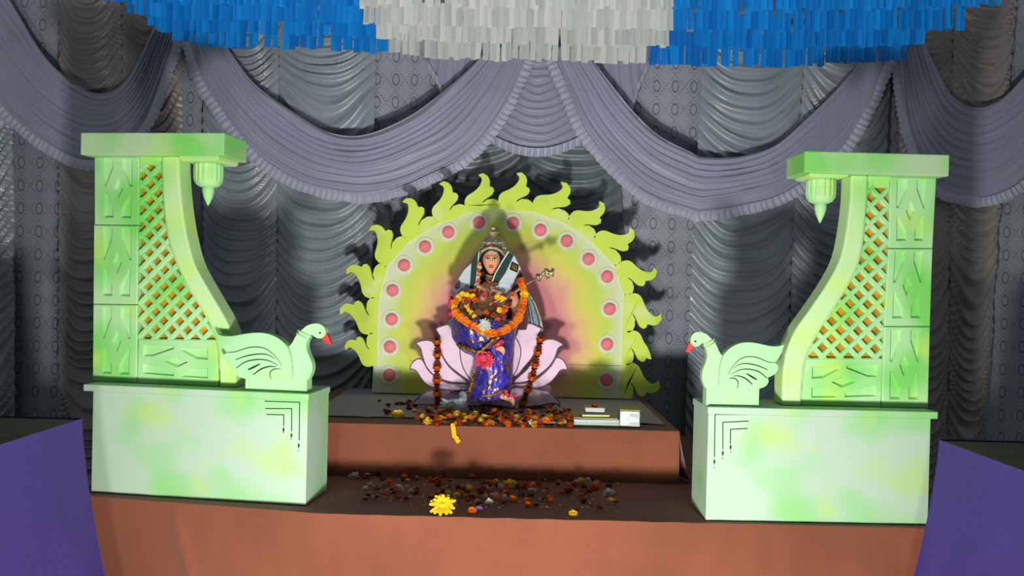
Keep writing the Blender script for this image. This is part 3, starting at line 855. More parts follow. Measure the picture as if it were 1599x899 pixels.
# centre jabot: stacked cross pleats
def jab(u, v):
    y = 84 + v * 128; xa = 820 + (764 - 820) * v ** 1.1; xb = 862 + (914 - 862) * v ** 1.1
    c = 4 * u * (1 - u); px = xa + (xb - xa) * u; py = y + 24 * c * v ** .8 + 6 * c
    ph = v * 12 + .4 * nz(u * 3, v * 6, 61); s = abs(math.sin(PI * ph)) ** .6
    return W(px, py, 5.05 - .03 * c - .030 * s * (.5 + .5 * c))
jt = empty('jabot', W(838, 235, 5.05), 0, 'small triangular jabot of cross pleats between the two large swags', 'drape')
grid('pleated_cloth', 50, 150, jab, M['swag'], jt)
def jr(u, v):
    c = 4 * u * (1 - u); px = 764 + 150 * u; py = 210 + 24 * c + v * 14 - 3
    w = math.sin(u * 95 + nz(u * 9, 0, 5)); return W(px + w * v, py, 5.01 - .03 * c - .014 * w * (.2 + v))
grid('ruffle_trim', 260, 5, jr, M['ruffle'], jt)

def tail(label, top, bot, Y, seed, group=None):
    n = 60; T = catmull(top, n); B = catmull(bot, n)
    t = empty('tail_drape', W(*B[n // 2][:2], Y), 0, label, 'drape', group)
    def f(u, v):
        i = min(int(u * (n - 1)), n - 1); p = T[i].lerp(B[i], v)
        return W(p.x, p.y, Y - .022 * abs(math.sin(PI * (u * 6 + .3 * nz(u * 4, v, seed)))) ** .6 - .02 * math.sin(PI * u))
    grid('cloth', n, 30, f, M['swag'], t)
    m = 160; Bc = catmull(bot, m); Tc = catmull(top, m)
    def r(u, v):
        i = min(int(u * (m - 1)), m - 1); d = (Bc[i] - Tc[i]).normalized(); q = Bc[i] + d * (v - .2) * 12
        w = math.sin(u * 80); return W(q.x, q.y, Y - .045 - .012 * w * (.2 + v))
    grid('ruffle_trim', m, 5, r, M['ruffle'], t)
tail('small pleated tail drape left of the jabot under the white fringe', [(668, 30), (700, 30), (735, 35), (770, 40)], [(667, 95), (683, 122), (700, 140), (764, 84)], 5.16, 3)
tail('small pleated tail drape right of the jabot under the white fringe', [(915, 40), (950, 35), (985, 30), (1014, 30)], [(925, 88), (979, 163), (996, 132), (1013, 95)], 5.16, 4)

# ------------------------------------------------------------------ fringe garlands
def strip_meshes(w, h, mat, n=8):
    out = []
    for k in range(n):
        rr = random.Random(k * 7 + int(w * 1e4)); me = bpy.data.meshes.new('strip')
        V = []; segs = 4; hh = h * (1 + rr.uniform(-.05, .05)); tw = rr.uniform(-.22, .22); cv = rr.uniform(-.005, .006)
        for s in range(segs + 1):
            t = s / segs; ca, sa = math.cos(tw * t), math.sin(tw * t); ww = w / 2 * (1 - .04 * t)
            for sx in (-1, 0, 1):
                V.append((sx * ww * ca + rr.uniform(-.0006, .0006), sx * ww * sa + cv * t * t + (.0022 if sx == 0 else 0), -hh * t))
        Fc = [(s * 3 + i, s * 3 + i + 1, s * 3 + 4 + i, s * 3 + 3 + i) for s in range(segs) for i in (0, 1)]
        me.from_pydata(V, [], Fc); me.materials.append(mat); out.append(me)
    return out
def fringe(label, px0, px1, curve, Y, col, h=.17, wpx=9.4):
    """curve: pixel height of the strip ends; the row hangs at depth Y from a cord"""
    f = lambda x: next((y0 + (y1 - y0) * (x - x0) / (x1 - x0) for (x0, y0), (x1, y1) in zip(curve, curve[1:]) if x <= x1), curve[-1][1])
    w = wpx * Y / F
    ms = strip_meshes(w * 1.0, h, M[col + '_strip'])
    a = W(px0, f(px0), Y); b = W(px1, f(px1), Y)
    root = empty('fringe_garland', (a + b) / 2 + Vector((0, 0, h)), 0, label, 'garland')
    P = []; x = px0; top = []
    while x < px1 - 2:
        p = W(x + wpx / 2, f(x + wpx / 2), Y); z = p.z + h + .004 * random.uniform(-1, 1)
        if random.random() > .045 or h < .1:
            for q in range(1 if random.random() > .25 else 2):
                me = random.choice(ms); o = bpy.data.objects.new('strip', me); C.objects.link(o); o.parent = root
                o.location = Vector((p.x + random.uniform(-.004, .004), Y + random.uniform(-.008, .008) + q * .012, z)) - root.location
                o.rotation_euler = (random.uniform(-.05, .05), random.gauss(0, .022), random.uniform(-.18, .18))
        top.append(Vector((p.x, Y, z)) - root.location); x += wpx * .97
    bm = bmesh.new(); tube_bm(bm, top, .004, 5); bm_obj('cord', bm, M[col + '_strip'], root, smooth=True)
    for q in (top[2], top[-3]): tube('hanging_line', [q, Vector((q.x, q.y, 3.9 - root.location.z))], .0012, M['shawl'], root, 4)
c1 = [(262, 58), (300, 68), (365, 73), (500, 76), (600, 82), (700, 92), (1000, 99), (1150, 104), (1250, 103), (1300, 98), (1412, 92)]
c2 = [(228, 36), (255, 50), (450, 54), (605, 60), (700, 63), (1040, 72), (1200, 78), (1300, 74), (1445, 68)]
c3 = [(195, 18), (260, 28), (450, 32), (600, 37), (800, 41), (1050, 46), (1300, 47), (1515, 45)]
c4 = [(150, 2), (450, 8), (800, 12), (1100, 15), (1300, 16), (1600, 8)]
for nm, cv, Y, xs in (('lowest', c1, 4.3, (268, 605, 1005, 1412)), ('second lowest', c2, 4.0, (232, 592, 1036, 1445)), ('third lowest', c3, 3.7, (197, 572, 1044, 1515)), ('topmost', c4, 3.4, (160, 566, 1050, 1560))):
    fringe('blue plastic fringe, %s row, left of the white fringe' % nm, xs[0], xs[1], cv, Y, 'blue')
    fringe('white plastic fringe, %s row, above the centre' % nm, xs[1] - 6, xs[2] + 4, cv, Y - .02, 'white', h=.18)
    fringe('blue plastic fringe, %s row, right of the white fringe' % nm, xs[2], xs[3], cv, Y, 'blue')

# ------------------------------------------------------------------ flowers
def flower_mesh(kind, col, seed):
    rr = random.Random(seed); bm = bmesh.new()
    def petal(a, r0, r1, w, z0, z1, curl=0):
        ca, sa = math.cos(a), math.sin(a); n = (-sa, ca)
        P = [(r0, -w * .3, z0), (r0, w * .3, z0), ((r0 + r1) / 2, w * .5, (z0 + z1) / 2 + curl), (r1, w * .25, z1), (r1, -w * .25, z1), ((r0 + r1) / 2, -w * .5, (z0 + z1) / 2 + curl)]
        vs_ = [bm.verts.new((r * ca + q * n[0], r * sa + q * n[1], z)) for r, q, z in P]
        bm.faces.new(vs_)
    if kind == 'pom':     # marigold head
        for (cnt, r0, r1, z0, z1) in ((11, .3, 1.0, .15, .30), (11, .25, .95, .30, .62), (9, .15, .75, .45, .86), (6, .05, .45, .6, 1.0), (10, .4, .9, .1, .02)):
            for k in range(cnt): petal(2 * PI * k / cnt + rr.uniform(-.2, .2), r0, r1 * rr.uniform(.85, 1.1), .62, z0, z1 + rr.uniform(-.08, .1), rr.uniform(-.02, .1))
        bmesh.ops.create_icosphere(bm, subdivisions=1, radius=.62, matrix=Matrix.Translation((0, 0, .38)) @ Matrix.Diagonal((1, 1, .75, 1)))
    elif kind == 'star':  # daisy like
        for (cnt, r0, r1, z0, z1) in ((13, .2, 1.0, .25, .32), (11, .15, .8, .35, .5)):
            for k in range(cnt): petal(2 * PI * k / cnt + rr.uniform(-.12, .12), r0, r1 * rr.uniform(.85, 1.08), .34, z0, z1 + rr.uniform(-.1, .1), .05)
        bmesh.ops.create_icosphere(bm, subdivisions=1, radius=.28, matrix=Matrix.Translation((0, 0, .35)) @ Matrix.Diagonal((1, 1, .6, 1)))
    else:                 # loose double flower
        for (cnt, r0, r1, z0, z1) in ((6, .1, 1.0, .1, .35), (6, .1, .8, .2, .65), (5, .05, .5, .3, .85)):
            for k in range(cnt): petal(2 * PI * k / cnt + rr.uniform(-.3, .3), r0, r1 * rr.uniform(.8, 1.1), .8, z0, z1 + rr.uniform(-.1, .1), -.08)
        bmesh.ops.create_icosphere(bm, subdivisions=1, radius=.3, matrix=Matrix.Translation((0, 0, .35)))
    me = bpy.data.meshes.new('flower_' + kind); bm.to_mesh(me); bm.free(); me.materials.append(FL[col]); return me
FM = {}
def fmesh(kind, col):
    k = (kind, col)
    if k not in FM: FM[k] = [flower_mesh(kind, col, hash_(kind, col) + i) for i in range(3)]
    return random.choice(FM[k])
def hash_(a, b): return sum(ord(c) for c in a + b) * 13
def place_flower(name, kind, col, loc, r, up=(0, 0, 1), parent=None, flat=1.0):
    o = bpy.data.objects.new(name, fmesh(kind, col)); C.objects.link(o)
    if parent: o.parent = parent; loc = Vector(loc) - root_of(parent).location
    o.location = loc
    q = Vector(up).to_track_quat('Z', 'Y'); q = q @ Matrix.Rotation(random.uniform(0, 6), 3, 'Z').to_quaternion()
    o.rotation_mode = 'QUATERNION'; o.rotation_quaternion = q; o.scale = (r, r, r * flat); return o

# ------------------------------------------------------------------ the idol
IY = 4.22
idol = empty('idol', (W(765, 625, IY).x, IY, UZ + .014), 0, 'seated goddess idol in blue sari, grey shawl and marigold garlands on the lotus', 'statue')
def S(x, y, dy=0): return W(x, y, IY + dy)
# body: one skinned figure
def skin_fig(name, J, E, root, mat, parent, sub=2):
    me = bpy.data.meshes.new(name); me.from_pydata([j[0] for j in J], E, []); 
    o = finish(name, me, mat, parent, True)
    sm = o.modifiers.new('skin', 'SKIN'); sm.use_smooth_shade = True
    for i, j in enumerate(J):
        sv = me.skin_vertices[0].data[i]; r = j[1]; sv.radius = (r, r) if not isinstance(r, tuple) else r; sv.use_root = (i == root)
    ss = o.modifiers.new('sub', 'SUBSURF'); ss.levels = sub; ss.render_levels = sub
    return o
def skinned(name, J, E, root, mat, parent, sub=2):
    me = bpy.data.meshes.new(name); me.from_pydata([tuple(j[0]) for j in J], E, [])
    o = bpy.data.objects.new(name, me); C.objects.link(o)
    bm = bmesh.new(); bm.from_mesh(me); lay = bm.verts.layers.skin.verify(); bm.verts.ensure_lookup_table()
    for i, j in enumerate(J):
        bm.verts[i][lay].radius = (j[1], j[1]); bm.verts[i][lay].use_root = (i == root)
    bm.to_mesh(me); bm.free()
    me.materials.append(mat)
    r = root_of(parent); me.transform(Matrix.Translation(-r.location)); o.parent = parent
    sm = o.modifiers.new('skin', 'SKIN'); sm.use_smooth_shade = True; sm.branch_smoothing = .4
    ss = o.modifiers.new('sub', 'SUBSURF'); ss.levels = sub; ss.render_levels = sub
    return o
J = [(S(760, 545), .085), (S(761, 500, -.01), .075), (S(763, 462, -.01), .082), (S(765, 440), .042), (S(766, 424), .027),
     (S(735, 450), .045), (S(722, 488, -.02), .028), (S(735, 522, -.10), .024), (S(750, 532, -.14), .02),
     (S(797, 450), .045), (S(808, 488, -.02), .028), (S(800, 515, -.08), .02), (S(790, 528, -.14), .02),
     (S(735, 530, -.09), .045), (S(724, 528, -.12), .036), (S(748, 548, -.12), .032), (S(765, 560, -.12), .026),
     (S(782, 538, -.09), .045), (S(782, 545, -.12), .04), (S(778, 585, -.10), .03), (S(780, 612, -.13), .022), (S(788, 622, -.18), .016)]
E_ = [(0, 1), (1, 2), (2, 3), (3, 4), (2, 5), (5, 6), (6, 7), (7, 8), (2, 9), (9, 10), (10, 11), (11, 12), (0, 13), (13, 14), (14, 15), (15, 16), (0, 17), (17, 18), (18, 19), (19, 20), (20, 21)]
skinned('body', J, E_, 0, M['skin'], idol)
# hand resting on the lap with separate fingers
def hand(x, y, dy, sgn, name='hand'):
    J = [(S(x, y, dy), .011), (S(x + sgn * 5, y + 2, dy - .01), .013), (S(x + sgn * 8, y + 3, dy - .014), .012)]; E = [(0, 1), (1, 2)]
    for k, (ang, ln) in enumerate(((-.5, .9), (-.18, 1.05), (.12, 1.0), (.42, .8))):
        b = len(J); yy = (k - 1.5) * 1.8
        J += [(S(x + sgn * (9 + 4 * ln), y + 3 + yy * 1.2, dy - .02), .0052), (S(x + sgn * (12 + 5 * ln), y + 6 + yy * 1.5, dy - .022), .0045), (S(x + sgn * (13 + 5 * ln), y + 9 + yy * 1.6, dy - .012), .0038)]
        E += [(2, b), (b, b + 1), (b + 1, b + 2)]
    b = len(J); J += [(S(x + sgn * 6, y - 3, dy - .016), .006), (S(x + sgn * 10, y - 4, dy - .022), .005)]; E += [(1, b), (b, b + 1)]
    return skinned(name, J, E, 0, M['skin'], idol, 1)
hand(770, 541, -.255, 1)
# head
hc = S(767.5, 407, -.03); HR = (.050, .055, .070)
bm = bmesh.new(); bmesh.ops.create_uvsphere(bm, u_segments=40, v_segments=32, radius=1)
for v in bm.verts:
    x, y, z = v.co
    jaw = 1 - .30 * max(0, -z) ** 1.3; x *= jaw
    if y < 0:
        fy = 1 - .06 * abs(z); y *= fy
        g = lambda cx, cz, sx, sz: math.exp(-((x - cx) / sx) ** 2 - ((z - cz) / sz) ** 2)
        y -= .22 * g(0, -.12, .10, .16) + .10 * g(0, .10, .08, .25)          # nose
        y += .10 * (g(-.36, .12, .20, .10) + g(.36, .12, .20, .10))           # eye sockets
        y -= .08 * g(0, -.45, .22, .07) + .07 * g(0, -.85, .25, .15)          # lips, chin
        y -= .05 * (g(-.45, -.2, .22, .2) + g(.45, -.2, .22, .2))             # cheeks
    v.co = (x * HR[0] + hc.x, y * HR[1] + hc.y, z * HR[2] + hc.z)
head = bm_obj('head', bm, M['skin'], idol, True, True)
def face_pt(x, z, lift=.0):   # x,z in head units
    y = -math.sqrt(max(0, 1 - x * x - z * z)); return Vector((x * HR[0] + hc.x, y * HR[1] * (1 - .06 * abs(z)) + hc.y - lift, z * HR[2] + hc.z))
for s in (-1, 1):
    bm = bmesh.new(); bmesh.ops.create_uvsphere(bm, u_segments=14, v_segments=8, radius=1); 
    c = face_pt(s * .36, .10, -.003)
    for v in bm.verts: v.co = (v.co.x * .0115 + c.x, v.co.y * .006 + c.y, v.co.z * .0052 + c.z)
    ey = bm_obj('eye', bm, M['eye_white'], head, True, True)
    bm = bmesh.new(); bmesh.ops.create_uvsphere(bm, u_segments=12, v_segments=8, radius=1)
    for v in bm.verts: v.co = (v.co.x * .0045 + c.x, v.co.y * .003 + c.y - .0045, v.co.z * .0046 + c.z)
    bm_obj('pupil', bm, M['hair'], head, True, True)
    L = [face_pt(s * a, b, .0015) for a, b in ((.14, .27), (.30, .36), (.48, .34), (.62, .22))]
    tube('eyebrow', L, .0016, M['hair'], head, 5, True)
    L = [face_pt(s * a, b, .0035) for a, b in ((.14, .08), (.26, .19), (.44, .19), (.62, .10))]
    tube('eyelid', L, .0013, M['hair'], head, 5, True)
    bm = bmesh.new(); bmesh.ops.create_uvsphere(bm, u_segments=10, v_segments=8, radius=1)
    for v in bm.verts: v.co = (v.co.x * .006 + hc.x + s * HR[0] * .98, v.co.y * .011 + hc.y + .004, v.co.z * .017 + hc.z)
    bm_obj('ear', bm, M['skin'], head, True, True)
for dz, r in ((-.415, .0035), (-.49, .0042)):
    L = [face_pt(a, dz + (.03 if abs(a) < .05 else (.045 if abs(a) < .15 else .01)) * (1 if dz > -.45 else -.5), .0055) for a in (-.24, -.12, 0, .12, .24)]
    tube('lip', L, lambda s, r=r: r * (.3 + .7 * math.sin(PI * s)), M['lip'], head, 6, True)
p = face_pt(0, .36, .002); bm = bmesh.new(); bmesh.ops.create_icosphere(bm, subdivisions=1, radius=.0042, matrix=Matrix.Translation(p)); bm_obj('bindi', bm, M['lip'], head, True, True)
# hair
bm = bmesh.new(); bmesh.ops.create_uvsphere(bm, u_segments=28, v_segments=20, radius=1)
for v in bm.verts:
    x, y, z = v.co; v.co = (x * .060 + hc.x, y * .060 + hc.y + .016, z * .082 + hc.z + .006)
bm_obj('hair', bm, M['hair'], idol, True, True)
L = [S(x, y, d) for x, y, d in ((752, 425, -.05), (751, 412, -.07), (752, 400, -.085), (758, 392, -.095), (767, 389, -.10), (777, 392, -.095), (783, 400, -.085), (784, 412, -.07), (782, 424, -.05))]
tube('hair_edge', L, .0075, M['hair'], idol, 8, True)
# crown
cr_c = S(769, 396, -.01); ppm = IY / F
bm = bmesh.new()
prof = [(20, 0), (21.5, 5), (21.5, 9), (20, 14), (17.5, 20), (13, 24.5), (8.5, 27), (6, 29), (6.2, 30.5), (9.5, 32), (9.5, 33.5), (5, 35), (3.6, 37), (4.2, 39), (4.2, 41), (2.4, 42.5), (1, 44)]
pr = [(a * ppm, z * ppm) for a, z in catmull(prof, 70)]
lathe_bm(bm, pr, 64, cr_c, lambda a, z: 1 + .05 * math.sin(a * 16 + z * 90) * math.sin(z * 330) + .035 * math.sin(a * 9) * (z < .09))
crown = bm_obj('crown', bm, M['silver'], idol, True, True)
L = [S(x, y, d) for x, y, d in ((748, 408, -.04), (749, 399, -.075), (754, 391, -.095), (760, 387.5, -.105), (767, 386, -.11), (775, 387.5, -.105), (782, 391, -.095), (787, 398, -.075), (788, 406, -.04))]
tube('crown_band', L, .0085, M['silver'], crown, 8, True)
for k in range(9):
    a = -PI / 2 + (k - 4) * .28; rr = 21.8 * ppm
    for zz, s in ((9, .008), (17, .0065)):
        r2 = rr if zz < 12 else 19.2 * ppm
        bm = bmesh.new(); bmesh.ops.create_icosphere(bm, subdivisions=1, radius=s, matrix=Matrix.Translation(cr_c + Vector((r2 * math.cos(a), r2 * math.sin(a), zz * ppm)))); bm_obj('crown_boss', bm, M['silver'], crown, True, True)
bm = bmesh.new(); bmesh.ops.create_icosphere(bm, subdivisions=2, radius=.0065, matrix=Matrix.Translation(S(766.5, 382.5, -.118))); bm_obj('crown_gem', bm, M['lip'], crown, True, True)
# neck ornament
for r, yy in ((.0022, 431), (.0022, 435)):
    tube('necklace', [S(757, yy - 3, -.02), S(760, yy, -.045), S(766, yy + 2, -.055), (S(773, yy, -.045)), S(776, yy - 3, -.02)], r, M['gold_trim'], idol, 5, True)
# shawl sheets
k2 = 6.42
def cloth_poly(name, L, mat, bend, base, parent, th=.006, kx=6.42, ox=680, oy=340):
    P = [W(ox + x / kx, oy + y / kx, IY) for x, y in L]
    xc = W(767, 400, IY).x
    q = [(p.x, p.z) for p in P]
    f = lambda x, z: IY + base + bend * .5 * (x - xc) ** 2
    # subdivide edges so the sheet bends smoothly
    out = []
    for i in range(len(q)):
        a, b = Vector(q[i]), Vector(q[(i + 1) % len(q)]); n = max(1, int((b - a).length / .02))
        for j in range(n): out.append(tuple(a.lerp(b, j / n)))
    bm = bmesh.new(); ext_bm(bm, out, lambda x, z: f(x, z) + .004 * nz(x * 30, z * 30, 1), lambda x, z: f(x, z) + th + .004 * nz(x * 30, z * 30, 1))
    return bm_obj(name, bm, mat, parent, True)
sh = cloth_poly('shawl', [(370, 455), (430, 350), (415, 640), (400, 700), (370, 745), (200, 790), (175, 750), (190, 690), (250, 590), (290, 530)], M['shawl'], 5, -.10, idol)
cloth_poly('green_border', [(425, 345), (442, 352), (430, 500), (415, 690), (350, 712), (362, 560), (368, 455)], M['shawl_green'], 5, -.108, sh)
cloth_poly('maroon_border', [(190, 700), (205, 660), (245, 620), (255, 655), (245, 700), (215, 720)], M['maroon'], 5, -.108, sh)
cloth_poly('selvedge', [(438, 350), (448, 352), (436, 500), (424, 640), (400, 705), (392, 703), (412, 640), (426, 500)], M['shawl'], 5, -.112, sh)
sh2 = cloth_poly('shawl', [(745, 345), (790, 385), (850, 500), (880, 600), (795, 752), (745, 770), (555, 700), (600, 560), (680, 440)], M['shawl'], 5, -.10, idol)
cloth_poly('green_border', [(735, 345), (783, 385), (700, 560), (603, 695), (560, 680), (605, 560), (675, 440)], M['shawl_green'], 5, -.108, sh2)
cloth_poly('maroon_border', [(848, 520), (872, 570), (875, 620), (800, 752), (745, 752), (790, 640)], M['maroon'], 5, -.108, sh2)
cloth_poly('selvedge', [(728, 340), (742, 346), (680, 440), (610, 560), (562, 688), (552, 684), (600, 555), (668, 436)], M['shawl'], 5, -.112, sh2)
cloth_poly('woven_badge', [(765, 447), (835, 480), (822, 552), (745, 520)], M['hair'], 5, -.110, sh2)
cloth_poly('badge_centre', [(775, 462), (823, 485), (814, 535), (760, 512)], M['gold_trim'], 5, -.113, sh2)
# dark cloth added behind head and torso to cast a wide shadow
rows = [(392, 749, 788, .02), (405, 742, 795, .03), (420, 733, 803, .03), (440, 722, 813, .03), (460, 710, 819, .02), (480, 706, 824, .02), (500, 706, 826, .02), (515, 706, 822, .02)]
def shadow_cloth(u, v):
    i = v * (len(rows) - 1); k = min(int(i), len(rows) - 2); f = i - k
    y, a, b, d = [rows[k][j] + (rows[k + 1][j] - rows[k][j]) * f for j in range(4)]
    an = PI * u; cx = (a + b) / 2; hw = (b - a) / 2
    return S(cx - hw * math.cos(an), y, d - .035 + .10 * math.sin(an))
grid('shadow_cloth', 40, 30, shadow_cloth, M['maroon'], idol)
rows2 = [(455, 812, 824), (475, 815, 836), (500, 818, 845), (515, 820, 848), (535, 818, 846), (548, 815, 840)]
def cape(u, v):
    i = v * 5; k = min(int(i), 4); f = i - k
    y, a, b = [rows2[k][j] + (rows2[k + 1][j] - rows2[k][j]) * f for j in range(3)]
    return S(a + (b - a) * u, y, .11 - .02 * math.sin(PI * u) + .006 * math.sin(u * 20 + v * 5))
grid('silver_cape', 24, 40, cape, M['net'], idol)
tube('cape_border', [S(x, y, .10) for x, y in ((812, 440), (824, 455), (836, 475), (845, 500), (848, 515), (846, 535), (840, 548))], .005, M['silver'], idol, 6, True)
# skirt of the sari
k3 = 4.993
SK = [(190, 420, 900), (215, 405, 925), (250, 410, 935), (300, 425, 925), (350, 440, 918), (400, 470, 916), (440, 530, 912), (480, 590, 910), (540, 608, 906), (600, 605, 902), (650, 592, 898), (700, 580, 900), (750, 562, 892), (790, 545, 870), (830, 560, 850)]
def skirt(u, v):
    i = v * (len(SK) - 1); k = min(int(i), len(SK) - 2); f = i - k
    y, a, b = [SK[k][j] + (SK[k + 1][j] - SK[k][j]) * f for j in range(3)]
    an = 2 * PI * u; cx = (a + b) / 2; hw = (b - a) / 2
    fold_ = 1 + (.022 * math.sin(an * 13 + 5 * nz(v * 4, 0, 1)) + .05 * nz(math.cos(an) * 7, math.sin(an) * 5, v * 16) + .08 * nz(math.cos(an) * 3, math.sin(an) * 3, v * 7)) * min(1, v * 2)
    px = 620 + (cx - hw * math.cos(an) * (1 + .02 * math.sin(v * 30))) / k3; py = 460 + y / k3
    dep = .17 - .03 * v
    # two knees come forward
    kn = .06 * math.exp(-((v - .22) / .2) ** 2) * (math.exp(-((math.cos(an) - .5) / .35) ** 2) + math.exp(-((math.cos(an) + .5) / .4) ** 2))
    p = S(px, py, -.06 - (dep * fold_ + kn) * math.sin(an) * (1 if math.sin(an) > 0 else .6))
    p.z = max(p.z, UZ + .014); return p
grid('sari_skirt', 160, 90, skirt, M['sari'], idol)
def trim(L, r, name='gold_border'):
    P = [S(620 + x / k3, 460 + y / k3, d) for x, y, d in L]; c = catmull(P, 40)
    bm = bmesh.new()
    rr = random.Random(5)
    tube_bm(bm, [p + Vector((rr.uniform(-1, 1), rr.uniform(-1, 1), rr.uniform(-1, 1))) * .002 for p in c], lambda s: r * (1 + .3 * math.sin(s * 60)), 7)
    bm_obj(name, bm, M['gold_trim'], idol, True, True)
trim([(470, 385, -.15), (520, 405, -.21), (580, 430, -.245), (640, 445, -.262), (690, 410, -.272), (740, 360, -.275), (800, 330, -.26)], .009)
trim([(560, 800, -.10), (640, 795, -.18), (720, 785, -.205), (790, 765, -.20), (850, 740, -.17), (893, 720, -.10)], .007)
trim([(600, 600, -.12), (590, 660, -.13), (575, 720, -.13), (562, 760, -.13)], .008)
# veena: neck with carved silver head, gourd behind the arm
veena = empty('veena', (0, 0, 0), 0)
bpy.data.objects.remove(veena)
tube('veena_neck', [S(735, 500, -.19), S(790, 466, -.14), S(818, 446, -.11), S(842, 432, -.09)], .0065, M['silver'], idol, 8, True)
tube('veena_string', [S(735, 497, -.197), S(790, 463, -.147), S(842, 430, -.097)], .0012, M['gold_trim'], idol, 4, True)
bm = bmesh.new()
rr = random.Random(3)
for k in range(22):
    t = rr.random(); c = S(839 + t * 24, 433 - t * 10 + rr.uniform(-5, 5) * (1 - abs(t - .5)), -.09 + rr.uniform(-.012, .012))
    bmesh.ops.create_icosphere(bm, subdivisions=1, radius=rr.uniform(.010, .017), matrix=Matrix.Translation(c) @ Matrix.Rotation(rr.uniform(0, 3), 4, 'Y') @ Matrix.Diagonal((1.4, 1, .7, 1)))
bm_obj('veena_head', bm, M['silver'], idol, True, True)
bm = bmesh.new(); lathe_bm(bm, [(.006, -.05), (.035, -.045), (.055, -.02), (.058, 0), (.05, .025), (.03, .045), (.005, .05)], 24, S(722, 500, -.08)); bm_obj('veena_gourd', bm, M['silver'], idol, True, True)
# flower garland round the neck and over the lap
GL = [(813, 440, -.11), (818, 455, -.13), (817, 472, -.14), (813, 488, -.16), (807, 500, -.19), (795, 511, -.23), (780, 519, -.255), (765, 520, -.265), (750, 514, -.26), (736, 507, -.25), (722, 498, -.235), (712, 487, -.20), (710, 474, -.16), (718, 464, -.14), (730, 460, -.14), (742, 457, -.14)]
pts = catmull([S(*g) for g in GL], 46)
gar = bpy.data.objects.new('garland', None); C.objects.link(gar); gar.parent = idol
for i, p in enumerate(pts):
    col = 'orange' if i % 4 else random.choice(['yellow', 'orange', 'deep'])
    nrm = Vector((p.x - pts[23].x, -1.2, .3)).normalized()
    place_flower('marigold', 'pom', col, p, random.uniform(.017, .023), nrm, gar)
for i in range(22):   # second, inner loop of small heads
    t = i / 21; x = 722 + 78 * t; y = 459 + 0 * t + 48 * math.sin(PI * t) ** .8; 
    place_flower('marigold', 'pom', random.choice(['deep', 'orange', 'yellow', 'maroon']), S(x, y, -.17 - .06 * math.sin(PI * t)), .014, (0, -1, .2), gar)
inner = [('yellow', 730, 460, .016), ('yellow', 738, 463, .015), ('yellow', 776, 464, .018), ('yellow', 784, 466, .017), ('yellow', 780, 483, .016), ('maroon', 745, 460, .017), ('pink', 756, 461, .016), ('maroon', 770, 459, .015),
         ('deep', 742, 468, .016), ('wilted', 762, 470, .017), ('wilted', 752, 474, .016), ('maroon', 772, 477, .017), ('deep', 788, 480, .013), ('wilted', 746, 486, .018), ('deep', 760, 488, .017), ('wilted', 772, 494, .02),
         ('maroon', 736, 478, .017), ('wilted', 738, 492, .017), ('maroon', 754, 498, .018), ('wilted', 786, 494, .017), ('leaf', 764, 480, .018), ('wilted', 728, 472, .015), ('maroon', 795, 474, .014), ('deep', 733, 468, .012), ('leaf', 745, 477, .017), ('leaf', 782, 502, .017), ('wilted', 764, 505, .018)]
FL['leaf'] = M['leaf']
for c, x, y, r in inner:
    place_flower('blossom', random.choice(['pom', 'loose']), c, S(x, y, -.17 - .04 * math.sin((y - 455) / 60 * PI)), r, (random.uniform(-.3, .3), -1, random.uniform(-.2, .4)), gar)
place_flower('white_daisy', 'star', 'white', S(757, 508, -.285), .034, (0, -1, .3), gar)
for i in range(9):    # string of heads beside the face
    place_flower('marigold', 'pom', ['orange', 'white', 'deep'][i % 3], S(748 + (2 if i % 2 else 0) - i * .4, 412 + i * 5.2, -.115), .010, (0, -1, 0), gar)
for i in range(5): place_flower('blossom', 'loose', 'pink', S(704 + random.uniform(0, 7), 466 + i * 6, -.08), .016, (-.5, -1, 0), gar)
for i in range(7):    # dark strands at the throat
    place_flower('blossom', 'pom', 'wilted', S(757 + i * 3.2, 441 + random.uniform(0, 8), -.115), .010, (0, -1, 0), gar)
place_flower('dahlia', 'loose', 'pink', S(756, 562, -.265), .046, (-.1, -1, .2), idol)
place_flower('dahlia', 'star', 'pink', S(760, 563, -.270), .040, (.1, -1, .1), idol)
for x, y in ((774, 541), (779, 538), (783, 535)): place_flower('blossom', 'loose', 'pink', S(x, y, -.27), .014, (0, -1, .4), idol)
hand(785, 620, -.20, 1, 'foot'); 
for x, y in ((792, 616), (799, 618), (806, 617), (790, 611)): place_flower('anklet_bead', 'pom', 'pink', S(x, y, -.24), .009, (0, -1, 0), idol)

# hanging flower strings in front of the petals
def string(label, P, n, Y, group):
    c = catmull(P, n); top = W(*c[0], Y); lowest = min(W(*c[-1], Y).z, top.z)
    t = empty('flower_string', Vector((W(*c[-1], Y).x, Y, UZ + .01)), 0, label, 'garland', group)
    tube('thread', [W(p.x, p.y, Y) for p in c], .0016, M['wilted'] if 'wilted' in M else FL['wilted'], t, 4, True)
    for i, p in enumerate(c):
        q = W(p.x, p.y, Y)
        if i % 4 == 1: place_flower('marigold', 'pom', 'orange', q, .025, (0, -.5, 1), t, .9)
        elif i % 4 == 3: place_flower('blossom', 'pom', 'deep', q, .017, (0, -.3, 1), t, .7)
        else: place_flower('blossom', 'loose', 'maroon', q, .020, (0, -.3, 1), t, .6)
string('marigold string hanging over the left lotus petals', [(682, 530), (683, 560), (682, 600), (684, 636)], 22, 4.24, 'flower strings on the lotus')
string('marigold string hanging over the right lotus petals', [(845, 527), (838, 560), (831, 590), (822, 615), (815, 634)], 23, 4.24, 'flower strings on the lotus')

